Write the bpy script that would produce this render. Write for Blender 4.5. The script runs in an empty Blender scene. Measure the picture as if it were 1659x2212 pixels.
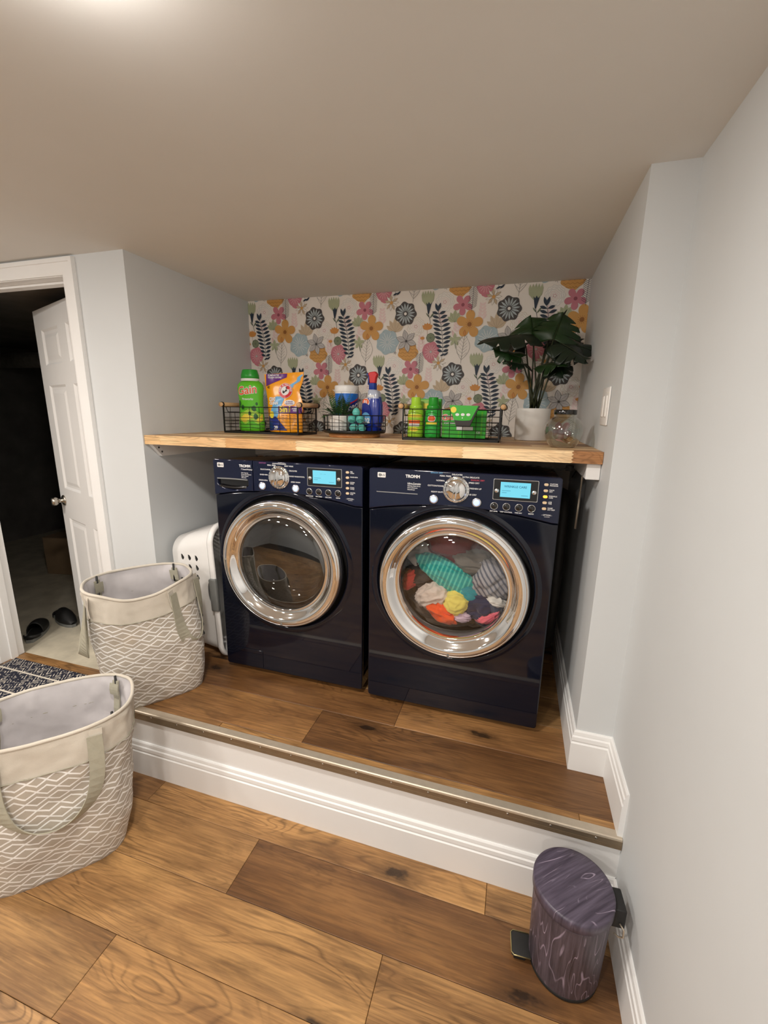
import bpy, bmesh, math, random
from mathutils import Vector, Matrix, noise as mnoise
R_ = math.radians
PI = math.pi
SC = bpy.context.scene
COL = SC.collection

# ------------------------------------------------------------------ camera, world, exposure
cam_d = bpy.data.cameras.new('camera')
cam = bpy.data.objects.new('camera', cam_d)
COL.objects.link(cam)
cam.location = (1.19116, -1.16434, 1.47503)
cam.rotation_euler = (1.346005, -0.015685, 0.298596)
cam_d.sensor_fit = 'VERTICAL'
cam_d.sensor_height = 36.0
cam_d.lens = 932.565 / 2212 * 36.0
cam_d.clip_start = 0.02
SC.camera = cam

world = bpy.data.worlds.new('world')
SC.world = world
world.use_nodes = True
world.node_tree.nodes['Background'].inputs[0].default_value = (0.02, 0.02, 0.022, 1)
world.node_tree.nodes['Background'].inputs[1].default_value = 1.0

SC.view_settings.view_transform = 'Standard'
SC.view_settings.look = 'None'
SC.view_settings.gamma = 1.0
SC.view_settings.use_curve_mapping = False
SC.view_settings.exposure = 0.0
LIGHT_STRENGTH = 350.0
LIGHT_COLOR = (1.0, 0.935, 0.865)
LIGHT_SPOTS = [(0.565, -0.640), (-1.20, -0.66), (0.56, -1.95), (-1.20, -1.95), (0.56, -3.3), (-1.20, -3.3)]

# ------------------------------------------------------------------ dimensions of the place
ZC = 2.1008            # ceiling
HP = 0.2918            # raised platform
XL, XR, XRR = -0.3877, 1.4580, 1.5704
YB, YJ, YD = 1.2186, 0.2373, 0.3634   # back wall, jog face, door wall face
YSH, ZSH, TSH = 0.3692, 1.3646, 0.039  # shelf front, top, thickness

# ------------------------------------------------------------------ helpers
def lin(r, g, b):
    f = lambda c: ((c / 255.0 + 0.055) / 1.055) ** 2.4 if c > 10 else c / 255.0 / 12.92
    return (f(r), f(g), f(b), 1.0)

def tag(o, label=None, cat=None, group=None, kind=None):
    if label: o['label'] = label
    if cat: o['category'] = cat
    if group: o['group'] = group
    if kind: o['kind'] = kind
    return o

def empty(name, loc=(0, 0, 0), rz=0.0, label=None, cat=None, group=None):
    o = bpy.data.objects.new(name, None)
    o.empty_display_size = 0.05
    COL.objects.link(o)
    o.location = loc
    o.rotation_euler = (0, 0, rz)
    tag(o, label, cat, group)
    return o

class MB:
    """collects geometry for one mesh"""
    def __init__(self):
        self.v = []; self.f = []; self.m = []; self.s = []; self.uv = {}
    def add(self, verts, faces, mat=0, smooth=False, M=None):
        o = len(self.v)
        for p in verts:
            p = Vector(p)
            if M is not None: p = M @ p
            self.v.append(p)
        for f in faces:
            self.f.append([o + i for i in f]); self.m.append(mat); self.s.append(smooth)
        return self
    def box(self, a, b, mat=0, M=None, bev=0.0, seg=2):
        (x0, y0, z0), (x1, y1, z1) = a, b
        if bev <= 0:
            vs = [(x, y, z) for x in (x0, x1) for y in (y0, y1) for z in (z0, z1)]
            fs = [(0, 1, 3, 2), (4, 6, 7, 5), (0, 4, 5, 1), (2, 3, 7, 6), (0, 2, 6, 4), (1, 5, 7, 3)]
            return self.add(vs, fs, mat, False, M)
        bm = bmesh.new()
        bmesh.ops.create_cube(bm, size=1.0)
        for v in bm.verts:
            v.co = Vector((x0 + (v.co.x + .5) * (x1 - x0), y0 + (v.co.y + .5) * (y1 - y0), z0 + (v.co.z + .5) * (z1 - z0)))
        bmesh.ops.bevel(bm, geom=bm.edges[:], offset=bev, segments=seg, profile=0.5, affect='EDGES')
        return self.bm(bm, mat, seg > 1, M)
    def bm(self, bm, mat=0, smooth=False, M=None):
        bm.verts.index_update()
        self.add([v.co.copy() for v in bm.verts], [[v.index for v in f.verts] for f in bm.faces], mat, smooth, M)
        bm.free()
        return self
    def mesh(self, me, mat=0, smooth=False, M=None):
        return self.add([v.co.copy() for v in me.vertices], [list(p.vertices) for p in me.polygons], mat, smooth, M)
    def lathe(self, prof, n=48, mat=0, M=None, smooth=True, cap0=False, cap1=False):
        """prof: (r, h) pairs, turned about local z"""
        vs = []; fs = []
        for r, h in prof:
            for i in range(n):
                a = 2 * PI * i / n
                vs.append((r * math.cos(a), r * math.sin(a), h))
        k = len(prof)
        for j in range(k - 1):
            for i in range(n):
                i2 = (i + 1) % n
                fs.append((j * n + i, j * n + i2, (j + 1) * n + i2, (j + 1) * n + i))
        if cap0: fs.append(list(range(n))[::-1])
        if cap1: fs.append([(k - 1) * n + i for i in range(n)])
        return self.add(vs, fs, mat, smooth, M)
    def tube(self, pts, r, n=8, mat=0, closed=False, caps=True, M=None):
        pts = [Vector(p) for p in pts]
        k = len(pts)
        rs = r if isinstance(r, (list, tuple)) else [r] * k
        vs = []; fs = []
        up = None
        for i, p in enumerate(pts):
            if closed: t = (pts[(i + 1) % k] - pts[i - 1])
            else: t = (pts[min(i + 1, k - 1)] - pts[max(i - 1, 0)])
            t.normalize()
            if up is None:
                up = Vector((0, 0, 1)) if abs(t.z) < .9 else Vector((1, 0, 0))
            s = t.cross(up)
            if s.length < 1e-6: s = t.cross(Vector((0, 1, 0)))
            s.normalize()
            up = s.cross(t).normalized()
            for j in range(n):
                a = 2 * PI * j / n
                vs.append(p + (s * math.cos(a) + up * math.sin(a)) * rs[i])
        lim = k if closed else k - 1
        for i in range(lim):
            i2 = (i + 1) % k
            for j in range(n):
                j2 = (j + 1) % n
                fs.append((i * n + j, i * n + j2, i2 * n + j2, i2 * n + j))
        if caps and not closed:
            fs.append(list(range(n))[::-1]); fs.append([(k - 1) * n + j for j in range(n)])
        return self.add(vs, fs, mat, True, M)
    def prism(self, poly, h0, h1, mat=0, M=None, smooth=False):
        """poly: (a, b) outline, extruded along local z from h0 to h1"""
        n = len(poly)
        vs = [(a, b, h0) for a, b in poly] + [(a, b, h1) for a, b in poly]
        fs = [list(range(n))[::-1], list(range(n, 2 * n))]
        for i in range(n):
            j = (i + 1) % n
            fs.append((i, j, n + j, n + i))
        return self.add(vs, fs, mat, smooth, M)
    def strip(self, path, width_dir, w, th=0.0025, mat=0):
        """flat band: path points, width directions"""
        pts = [Vector(p) for p in path]; k = len(pts); vs = []; fs = []
        for i, p in enumerate(pts):
            wd = Vector(width_dir[i] if isinstance(width_dir, list) else width_dir).normalized()
            t = (pts[min(i + 1, k - 1)] - pts[max(i - 1, 0)]).normalized()
            nrm = wd.cross(t).normalized()
            for a, b in ((-1, -1), (1, -1), (1, 1), (-1, 1)):
                vs.append(p + wd * (a * w / 2) + nrm * (b * th / 2))
        for i in range(k - 1):
            for j in range(4):
                j2 = (j + 1) % 4
                fs.append((i * 4 + j, i * 4 + j2, i * 4 + 4 + j2, i * 4 + 4 + j))
        fs.append((3, 2, 1, 0)); fs.append([(k - 1) * 4 + j for j in range(4)])
        return self.add(vs, fs, mat, False)
    def build(self, name, mats, parent=None, loc=None, rot=None, recalc=True, auto=None):
        me = bpy.data.meshes.new(name)
        me.from_pydata([tuple(p) for p in self.v], [], self.f)
        if not isinstance(mats, (list, tuple)): mats = [mats]
        for m in mats: me.materials.append(m)
        me.polygons.foreach_set('material_index', self.m)
        me.polygons.foreach_set('use_smooth', self.s)
        if recalc:
            bm = bmesh.new(); bm.from_mesh(me)
            bmesh.ops.recalc_face_normals(bm, faces=bm.faces[:])
            bm.to_mesh(me); bm.free()
        me.update()
        if auto is not None:
            sharpen(me, auto)
        o = bpy.data.objects.new(name, me)
        COL.objects.link(o)
        if parent is not None: o.parent = parent
        if loc is not None: o.location = loc
        if rot is not None: o.rotation_euler = rot
        return o

def sharpen(me, deg):
    for p in me.polygons: p.use_smooth = True
    me.set_sharp_from_angle(angle=R_(deg))

# frame that turns local (x right, y up, z out) into world x right, z up, -y out
FACE = Matrix(((1, 0, 0, 0), (0, 0, -1, 0), (0, 1, 0, 0), (0, 0, 0, 1)))
def T(x, y, z): return Matrix.Translation((x, y, z))
def RX(d): return Matrix.Rotation(R_(d), 4, 'X')
def RY(d): return Matrix.Rotation(R_(d), 4, 'Y')
def RZ(d): return Matrix.Rotation(R_(d), 4, 'Z')

def curve_mesh(cu):
    o = bpy.data.objects.new('tmp', cu)
    COL.objects.link(o)
    dg = bpy.context.evaluated_depsgraph_get()
    me = bpy.data.meshes.new_from_object(o.evaluated_get(dg))
    bpy.data.objects.remove(o)
    return me

_txt = {}
def text_mesh(s, size, bold=0.0, align='CENTER', ext=0.0, spacing=1.0, shear=0.0):
    key = (s, size, bold, align, ext, spacing, shear)
    if key in _txt: return _txt[key]
    cu = bpy.data.curves.new('txt', 'FONT')
    cu.body = s; cu.size = size; cu.align_x = align; cu.align_y = 'CENTER'
    cu.offset = bold; cu.extrude = ext; cu.space_character = spacing; cu.shear = shear
    cu.resolution_u = 3
    me = curve_mesh(cu)
    _txt[key] = me
    return me

def plate_mesh(outlines, ext, bev, res=2):
    """2D plate with holes: outlines are closed point lists, thickness along local z"""
    cu = bpy.data.curves.new('plate', 'CURVE')
    cu.dimensions = '2D'; cu.fill_mode = 'BOTH'
    cu.extrude = max(ext / 2 - bev, 0.0); cu.bevel_depth = bev; cu.bevel_resolution = res; cu.offset = -bev
    for pts in outlines:
        sp = cu.splines.new('POLY')
        sp.points.add(len(pts) - 1)
        for q, (a, b) in zip(sp.points, pts): q.co = (a, b, 0, 1)
        sp.use_cyclic_u = True
    return curve_mesh(cu)

def rrect(x0, y0, x1, y1, r, n=6):
    pts = []
    for cx, cy, a0 in ((x1 - r, y1 - r, 0), (x0 + r, y1 - r, 90), (x0 + r, y0 + r, 180), (x1 - r, y0 + r, 270)):
        for i in range(n + 1):
            a = R_(a0 + 90 * i / n)
            pts.append((cx + r * math.cos(a), cy + r * math.sin(a)))
    return pts

def circ(cx, cy, r, n=48):
    return [(cx + r * math.cos(2 * PI * i / n), cy + r * math.sin(2 * PI * i / n)) for i in range(n)]

# ------------------------------------------------------------------ materials
class NT:
    def __init__(self, name):
        self.mat = bpy.data.materials.new(name)
        self.mat.use_nodes = True
        self.nt = self.mat.node_tree
        self.bsdf = self.nt.nodes['Principled BSDF']
        self.out = self.nt.nodes['Material Output']
    def n(self, t, **kw):
        nd = self.nt.nodes.new(t)
        for k, v in kw.items(): setattr(nd, k, v)
        return nd
    def l(self, a, b): self.nt.links.new(a, b)
    def val(self, sock, v):
        if hasattr(v, 'is_linked') or isinstance(v, bpy.types.NodeSocket): self.l(v, sock)
        else: sock.default_value = v
    def math(self, op, a, b=None, c=None, clamp=False):
        nd = self.n('ShaderNodeMath', operation=op, use_clamp=clamp)
        self.val(nd.inputs[0], a)
        if b is not None: self.val(nd.inputs[1], b)
        if c is not None: self.val(nd.inputs[2], c)
        return nd.outputs[0]
    def mix(self, f, a, b, mode='MIX'):
        nd = self.n('ShaderNodeMix', data_type='RGBA', blend_type=mode)
        self.val(nd.inputs[0], f); self.val(nd.inputs[6], a); self.val(nd.inputs[7], b)
        return nd.outputs[2]
    def ramp(self, f, stops, interp='LINEAR'):
        nd = self.n('ShaderNodeValToRGB')
        cr = nd.color_ramp; cr.interpolation = interp
        while len(cr.elements) < len(stops): cr.elements.new(0.5)
        for e, (p, c) in zip(cr.elements, stops): e.position = p; e.color = c
        self.l(f, nd.inputs[0])
        return nd.outputs[0]
    def mapr(self, v, a, b, c=0.0, d=1.0):
        nd = self.n('ShaderNodeMapRange'); nd.clamp = True
        self.val(nd.inputs[0], v)
        for i, x in enumerate((a, b, c, d)): nd.inputs[i + 1].default_value = x
        return nd.outputs[0]
    def coord(self, kind='Object'):
        return self.n('ShaderNodeTexCoord').outputs[kind]
    def mapping(self, v, scale=(1, 1, 1), loc=(0, 0, 0), rot=(0, 0, 0)):
        nd = self.n('ShaderNodeMapping')
        self.l(v, nd.inputs[0])
        nd.inputs[1].default_value = loc; nd.inputs[2].default_value = rot; nd.inputs[3].default_value = scale
        return nd.outputs[0]
    def noise(self, v, scale=5, detail=3, rough=0.5, dist=0.0, col=False):
        nd = self.n('ShaderNodeTexNoise')
        if v is not None: self.l(v, nd.inputs['Vector'])
        nd.inputs['Scale'].default_value = scale; nd.inputs['Detail'].default_value = detail
        nd.inputs['Roughness'].default_value = rough; nd.inputs['Distortion'].default_value = dist
        return nd.outputs[1 if col else 0]
    def bump(self, h, strength=0.2, dist=0.002):
        nd = self.n('ShaderNodeBump')
        nd.inputs['Strength'].default_value = strength; nd.inputs['Distance'].default_value = dist
        self.l(h, nd.inputs['Height'])
        self.l(nd.outputs[0], self.bsdf.inputs['Normal'])
    def set(self, **kw):
        names = dict(color='Base Color', rough='Roughness', metal='Metallic', coat='Coat Weight', coatr='Coat Roughness', ior='IOR',
                     spec='Specular IOR Level', sheen='Sheen Weight', trans='Transmission Weight', ecol='Emission Color', estr='Emission Strength', alpha='Alpha', sss='Subsurface Weight')
        for k, v in kw.items(): self.val(self.bsdf.inputs[names[k]], v)
        return self

def simple(name, color, rough=0.5, metal=0.0, var=0.06, vscale=12.0, bump=0.0, bscale=200.0, **kw):
    t = NT(name)
    if len(color) == 3: color = (*color, 1)
    if var > 0:
        f = t.noise(t.coord(), vscale, 3, 0.6)
        d = tuple(c * (1 - var) for c in color[:3]) + (1,)
        e = tuple(min(1, c * (1 + var)) for c in color[:3]) + (1,)
        t.set(color=t.mix(t.mapr(f, .3, .7), d, e))
    else:
        t.set(color=color)
    t.set(rough=rough, metal=metal, **kw)
    if bump > 0:
        t.bump(t.noise(t.coord(), bscale, 2, 0.5), bump, 0.001)
    return t.mat

def wood_plank(name, base, dark, gain=1.0, rough=0.38, sx=1.0, knot=True):
    """long planks: grain along local x; object colour tints each plank"""
    t = NT(name)
    oi = t.n('ShaderNodeObjectInfo')
    co = t.coord('Object')
    cmb = t.n('ShaderNodeCombineXYZ')
    t.l(t.math('MULTIPLY', oi.outputs['Random'], 37.3), cmb.inputs[0])
    t.l(t.math('MULTIPLY', oi.outputs['Random'], 91.7), cmb.inputs[1])
    t.l(t.math('MULTIPLY', oi.outputs['Random'], 13.1), cmb.inputs[2])
    va = t.n('ShaderNodeVectorMath', operation='ADD')
    t.l(co, va.inputs[0]); t.l(cmb.outputs[0], va.inputs[1])
    p = va.outputs[0]
    big = t.noise(t.mapping(p, (1.1 * sx, 5.0 * sx, 5.0 * sx)), 1.6, 3, 0.55, 0.4)
    cont = t.noise(t.mapping(p, (1.0 * sx, 5.5 * sx, 5.5 * sx)), 1.3, 2, 0.45, 0.9)
    rings = t.math('PINGPONG', t.math('MULTIPLY', cont, 38.0), 1.0)
    rings = t.mapr(rings, 0.0, 0.45)
    rmask = t.mapr(t.noise(t.mapping(p, (1.3 * sx, 4.0 * sx, 4.0 * sx)), 1.5, 2), .42, .62)
    fine = t.noise(t.mapping(p, (7.0 * sx, 150.0 * sx, 150.0 * sx)), 1.0, 4, 0.62)
    blot = t.noise(t.mapping(p, (3.0, 9.0 * sx * sx, 9.0 * sx * sx)), 2.0, 4, 0.6, 0.3)
    c = t.mix(t.mapr(big, .32, .68), dark, base)
    c = t.mix(t.math('MULTIPLY', t.mapr(blot, .52, .74), .55), c, tuple(x * .42 for x in dark[:3]) + (1,))
    lines = t.math('MULTIPLY', t.math('SUBTRACT', 1.0, rings), t.math('MULTIPLY', rmask, .62))
    c = t.mix(lines, c, tuple(x * .38 for x in dark[:3]) + (1,))
    c = t.mix(t.math('MULTIPLY', t.mapr(fine, .45, .72), .55), c, tuple(x * .5 for x in dark[:3]) + (1,))
    c = t.mix(t.math('MULTIPLY', t.mapr(fine, .45, .25), .40), c, tuple(min(1, x * 1.35) for x in base[:3]) + (1,))
    if knot:
        vo = t.n('ShaderNodeTexVoronoi', voronoi_dimensions='2D')
        t.l(t.mapping(p, (1.5, 4.2, 1.0)), vo.inputs['Vector']); vo.inputs['Scale'].default_value = 0.95
        dst = t.math('ADD', vo.outputs['Distance'], t.math('MULTIPLY', t.math('SUBTRACT', t.noise(t.mapping(p, (1, 2.2, 1)), 22, 3), .5), .18))
        c = t.mix(t.math('MULTIPLY', t.mapr(dst, .17, .06), .55), c, tuple(x * .35 for x in dark[:3]) + (1,))
        c = t.mix(t.math('MULTIPLY', t.mapr(dst, .062, .03), .85), c, tuple(x * .10 for x in dark[:3]) + (1,))
    c = t.mix(1.0, c, oi.outputs['Color'], 'MULTIPLY')
    t.set(color=c, rough=t.mapr(fine, .3, .8, rough - .04, rough + .12))
    t.bump(fine, 0.12, 0.0012)
    return t.mat

MAT = {}
def M_(name): return MAT[name]
MAT['wall'] = simple('wall_paint', (0.64, 0.665, 0.675), 0.62, var=0.015, vscale=3, bump=0.05, bscale=320)
MAT['ceiling'] = simple('ceiling_paint', (0.80, 0.80, 0.775), 0.75, var=0.015, vscale=3, bump=0.05, bscale=300)
MAT['trim'] = simple('trim_paint', (0.84, 0.84, 0.83), 0.45, var=0.012, vscale=5)
MAT['paper'] = simple('wallpaper_ground', lin(244, 237, 229), 0.6, var=0.015, vscale=6)
MAT['plank'] = wood_plank('oak_plank', lin(182, 142, 93), lin(126, 92, 58))
MAT['concrete'] = simple('concrete', lin(196, 188, 168), 0.85, var=0.16, vscale=7, bump=0.25, bscale=60)
MAT['util_wall'] = simple('utility_wall', lin(118, 114, 108), 0.9, var=0.25, vscale=3)
MAT['nosing'] = simple('nosing_metal', lin(206, 194, 176), 0.48, 0.7, var=0.05, vscale=40)
MAT['steel'] = simple('satin_nickel', lin(188, 182, 172), 0.24, 1.0, var=0.03)
MAT['chrome'] = simple('chrome', (0.86, 0.86, 0.86), 0.035, 1.0, var=0.0)
MAT['satin'] = simple('satin_silver', (0.84, 0.84, 0.83), 0.22, 1.0, var=0.0)
MAT['navy'] = simple('navy_enamel', (0.0040, 0.0055, 0.0125), 0.055, 0.0, var=0.03)
MAT['navy_panel'] = simple('navy_panel', (0.0055, 0.0090, 0.030), 0.05, 0.0, var=0.03)
MAT['black_gloss'] = simple('black_gloss', (0.006, 0.006, 0.007), 0.12, var=0.0, coat=0.5)
MAT['black_matte'] = simple('black_matte', (0.012, 0.012, 0.012), 0.6, var=0.08)
MAT['black_metal'] = simple('black_wire', (0.010, 0.010, 0.010), 0.38, 0.3, var=0.05)
MAT['rubber'] = simple('gasket_rubber', lin(92, 90, 88), 0.6, var=0.08)
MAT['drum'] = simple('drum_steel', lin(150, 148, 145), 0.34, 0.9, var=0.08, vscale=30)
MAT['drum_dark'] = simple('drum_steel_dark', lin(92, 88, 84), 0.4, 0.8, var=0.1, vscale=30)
MAT['white_plastic'] = simple('white_plastic', (0.83, 0.82, 0.80), 0.38, var=0.015)
MAT['grey_plastic'] = simple('grey_grip', lin(120, 122, 120), 0.55, var=0.04)
MAT['white_print'] = simple('white_print', (0.80, 0.80, 0.80), 0.5, var=0.0)
MAT['red_print'] = simple('red_print', lin(190, 60, 80), 0.5, var=0.0)
MAT['blue_print'] = simple('blue_print', lin(90, 150, 200), 0.5, var=0.0)
MAT['purple_print'] = simple('purple_print', lin(150, 80, 140), 0.5, var=0.0)
MAT['silver'] = simple('silver_trim', (0.75, 0.75, 0.75), 0.2, 1.0, var=0.0)
MAT['pot_white'] = simple('white_ceramic', (0.80, 0.78, 0.74), 0.45, var=0.015)
MAT['dowel'] = simple('pale_dowel', lin(214, 172, 124), 0.5, var=0.1, vscale=40)
MAT['soil'] = simple('dark_moss', lin(40, 38, 26), 0.9, var=0.3, vscale=60)

def emis(name, col, strength, base=(0.5, 0.5, 0.5, 1)):
    t = NT(name)
    f = t.noise(t.coord(), 30, 1)
    t.set(color=base, rough=0.4, ecol=t.mix(f, col, tuple(c * .94 for c in col[:3]) + (1,)), estr=strength)
    return t.mat
MAT['lamp'] = emis('lamp_diffuser', (*LIGHT_COLOR, 1), LIGHT_STRENGTH)
MAT['screen'] = emis('lcd_screen', lin(110, 215, 240), 0.95, (0.05, 0.1, 0.1, 1))
MAT['lcd_ink'] = simple('lcd_ink', lin(40, 120, 160), 0.5, var=0.0)
MAT['blue_lamp'] = emis('blue_button_lamp', lin(150, 185, 255), 1.05, (0.5, 0.5, 0.6, 1))
MAT['amber_lamp'] = emis('amber_lamp', lin(255, 150, 30), 2.4, (0.6, 0.4, 0.1, 1))
MAT['cream'] = simple('cream_button', lin(225, 200, 165), 0.4, var=0.0)

def glass_mat(name, tint=(1, 1, 1, 1), base=0.03, rough=0.015, pw=4.5):
    t = NT(name)
    t.nt.nodes.remove(t.bsdf)
    tr = t.n('ShaderNodeBsdfTransparent'); tr.inputs[0].default_value = tint
    gl = t.n('ShaderNodeBsdfGlossy'); gl.inputs['Roughness'].default_value = rough
    gl.inputs['Color'].default_value = (1, 1, 1, 1)
    lw = t.n('ShaderNodeLayerWeight'); lw.inputs[0].default_value = 0.5
    fr = t.math('ADD', .04, t.math('MULTIPLY', t.math('POWER', lw.outputs['Facing'], pw), .9))
    ms = t.n('ShaderNodeMixShader')
    f = t.math('ADD', fr, t.math('MULTIPLY', t.noise(t.coord(), 4, 1), base), clamp=True)
    t.l(f, ms.inputs[0]); t.l(tr.outputs[0], ms.inputs[1]); t.l(gl.outputs[0], ms.inputs[2])
    t.l(ms.outputs[0], t.out.inputs[0])
    return t.mat
MAT['glass_door'] = glass_mat('door_glass', (0.90, 0.90, 0.90, 1), 0.06)
MAT['glass_smoke'] = glass_mat('smoked_door_glass', (0.50, 0.49, 0.48, 1), 0.16)
MAT['glass_jar'] = glass_mat('jar_glass', (0.86, 0.885, 0.87, 1), 0.07, 0.02, 2.2)

# ------------------------------------------------------------------ the room shell
def struct(name, mb, mat, label=None, cat=None, **kw):
    o = mb.build(name, mat, **kw)
    tag(o, label, cat, kind='structure')
    return o

WT = 0.11
YD2 = YD + 0.125
XW, YR = -3.2, -4.6
struct('ceiling', MB().box((XW - WT, YR - WT, ZC), (XRR + WT, YD2 - .002, ZC + .1)).box((XL - WT, YD2 - .002, ZC), (XRR + WT, YB + WT, ZC + .1)), MAT['ceiling'], 'plain off-white painted ceiling sloping over the laundry nook', 'ceiling')
struct('wall_right', MB().box((XRR, YR, 0), (XRR + WT, YJ, ZC)), MAT['wall'], 'pale grey painted wall beside the pedal bin', 'wall')
struct('wall_alcove_right', MB().box((XR, YJ, 0), (XRR + WT, YB, ZC)), MAT['wall'], 'grey painted side wall of the nook with the switch plate', 'wall')
struct('wall_alcove_left', MB().box((XL - WT, YD + .125, 0), (XL, YB, ZC)).box((XL - WT, YD, 0), (XL, YD + .125, ZC)), MAT['wall'], 'grey side wall of the nook beside the white laundry basket', 'wall')
wall_back = struct('wall_back', MB().box((XL - WT, YB, 0), (XRR + WT, YB + WT, ZC)), MAT['paper'], 'back wall with floral wallpaper above the wooden shelf', 'wall')
DX0, DX1, DH = -1.635, -0.700, 2.040
YD2 = YD + 0.125
struct('wall_door', MB().box((XW, YD, 0), (DX0, YD2, ZC)).box((DX1, YD, 0), (XL - WT, YD2, ZC)).box((DX0, YD, DH), (DX1, YD2, ZC)), MAT['wall'], 'pale grey wall around the open white door', 'wall')
struct('wall_left', MB().box((XW - WT, YR, 0), (XW, YD2, ZC)), MAT['wall'], 'far grey wall of the room', 'wall')
struct('wall_rear', MB().box((XW - WT, YR - WT, 0), (XRR + WT, YR, ZC)), MAT['wall'], 'grey wall behind the viewer', 'wall')

# floors with single planks -----------------------------------------------------------------
def plank_piece(parent, x0, x1, y0, y1, z, th=0.006, tint=(1, 1, 1), name='plank'):
    g = 0.0006
    key = (round(x1 - x0, 4), round(y1 - y0, 4), th)
    me = _plank_cache.get(key)
    hx, hy = (x1 - x0) / 2 - g, (y1 - y0) / 2 - g
    if me is None:
        b = 0.0012
        vs = [(-hx, -hy, -th), (hx, -hy, -th), (hx, hy, -th), (-hx, hy, -th), (-hx, -hy, -b), (hx, -hy, -b), (hx, hy, -b), (-hx, hy, -b),
              (-hx + b, -hy + b, 0), (hx - b, -hy + b, 0), (hx - b, hy - b, 0), (-hx + b, hy - b, 0)]
        fs = [(3, 2, 1, 0), (0, 1, 5, 4), (1, 2, 6, 5), (2, 3, 7, 6), (3, 0, 4, 7), (4, 5, 9, 8), (5, 6, 10, 9), (6, 7, 11, 10), (7, 4, 8, 11), (8, 9, 10, 11)]
        me = bpy.data.meshes.new(name); me.from_pydata(vs, [], fs); me.materials.append(MAT['plank'])
        _plank_cache[key] = me
    o = bpy.data.objects.new(name, me); COL.objects.link(o)
    o.location = ((x0 + x1) / 2, (y0 + y1) / 2, z)
    o.parent = parent
    o.color = (*tint, 1)
    return o
_plank_cache = {}

def rnd_tint(rg):
    k = rg.uniform(.86, 1.14)
    return (k, k * rg.uniform(.95, 1.02), k * rg.uniform(.9, 1.02))

floor = struct('floor', MB().box((XW, YR, -0.1), (XRR + .02, YD2 + .01, -0.006)), MAT['black_matte'], 'warm oak plank floor of the room', 'floor')
rg = random.Random(5)
PLEN = 1.28
rows = [(-0.297, -0.110, .43), (-0.484, -0.297, .945), (-0.671, -0.484, .20), (-0.110, 0.0, -.07)]
y = -0.671; joints = [.62, 1.05, .33, .8, .12, .55, .95, .25, .7, 1.1, .4, .05, .6, .9]
for j in joints:
    rows.append((y - .187, y, j)); y -= .187
    if y < YR: break
yy = 0.0
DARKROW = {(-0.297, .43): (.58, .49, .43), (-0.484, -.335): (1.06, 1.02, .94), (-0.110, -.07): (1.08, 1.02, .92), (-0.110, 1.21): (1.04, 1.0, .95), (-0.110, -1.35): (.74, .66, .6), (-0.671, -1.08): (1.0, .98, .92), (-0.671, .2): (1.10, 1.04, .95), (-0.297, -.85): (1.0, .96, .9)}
for (y0, y1, j) in rows:
    x = j
    while x > XW: x -= PLEN
    while x < XRR:
        a, b = max(x, XW), min(x + PLEN, XRR)
        if b - a > .01:
            tint = DARKROW.get((y0, round(x, 3)), rnd_tint(rg))
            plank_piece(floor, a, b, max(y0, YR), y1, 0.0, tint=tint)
        x += PLEN
# planks left of the platform, up to the doorway
XP0 = -0.44
for (y0, y1, j) in [(0.0, .077, .3), (.077, .264, -.9), (.264, YD, -.55), (YD, YD2 + .006, -.55)]:
    x = j
    while x > XW: x -= PLEN
    while x < XP0:
        a, b = max(x, XW), min(x + PLEN, XP0)
        if y1 > YD and True: a, b = max(a, DX0 + .02), min(b, DX1 - .02)
        if b - a > .02: plank_piece(floor, a, b, y0, y1, 0.0, tint=(.92, .86, .8) if y1 > .3 else rnd_tint(rg))
        x += PLEN
# raised platform
platform = struct('floor_platform', MB().box((XP0, 0.0, 0), (XRR, YB, HP - .006)), MAT['trim'], 'raised oak plank platform with white riser carrying the machines', 'platform')
prow = [(0.012, 0.050, .18, (1.1, 1.04, .92)), (0.050, 0.237, .52, None), (0.237, 0.424, .82, None), (.424, .611, .3, None), (.611, .798, 1.0, None), (.798, .985, .5, None), (.985, YB, .1, None)]
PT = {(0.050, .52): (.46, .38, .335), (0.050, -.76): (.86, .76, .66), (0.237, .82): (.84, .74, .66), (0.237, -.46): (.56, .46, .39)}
for (y0, y1, j, tt) in prow:
    x = j
    while x > XP0: x -= PLEN
    while x < XRR:
        a, b = max(x, XP0), min(x + PLEN, XRR if y0 < YJ - .01 else XR)
        if y0 < .02 and x > 1.0: pass
        if b - a > .01:
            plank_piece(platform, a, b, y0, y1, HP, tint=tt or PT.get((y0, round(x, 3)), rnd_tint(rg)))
        x += PLEN
# nosing trim: ribbed metal angle with screws
nz = MB()
prof = [(0.022, HP + .0002), (0.022, HP + .0030), (-0.004, HP + .0036), (-0.0075, HP + .0018), (-0.0085, HP - .004), (-0.0085, HP - .030), (-0.0055, HP - .030), (-0.0005, HP - .004), (-.0005, HP + .0002)]
nz.prism([(a, b) for a, b in prof], XP0, XRR - .001, M=Matrix(((0, 0, 1, 0), (1, 0, 0, 0), (0, 1, 0, 0), (0, 0, 0, 1))))
nl = MB().box((XP0, -.0092, HP - .0305), (XRR - .001, -.0070, HP - .0035))
for k in range(3):
    nl.box((XP0, -.0100, HP - .0245 + k * .005 - .0065), (XRR - .001, -.0080, HP - .0225 + k * .005 - .0065))
nosing = struct('trim_1', nz, MAT['nosing'], 'ribbed champagne metal stair nosing along the platform edge', 'trim')
sm = MB().lathe([(0.0038, 0), (0.0034, .0012), (0.0012, .0014)], 10, M=FACE, cap1=True)
nl.build('nosing_face', simple('bronze_face', lin(150, 134, 112), .42, .75, var=.05, vscale=40), nosing)
first = None
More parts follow.
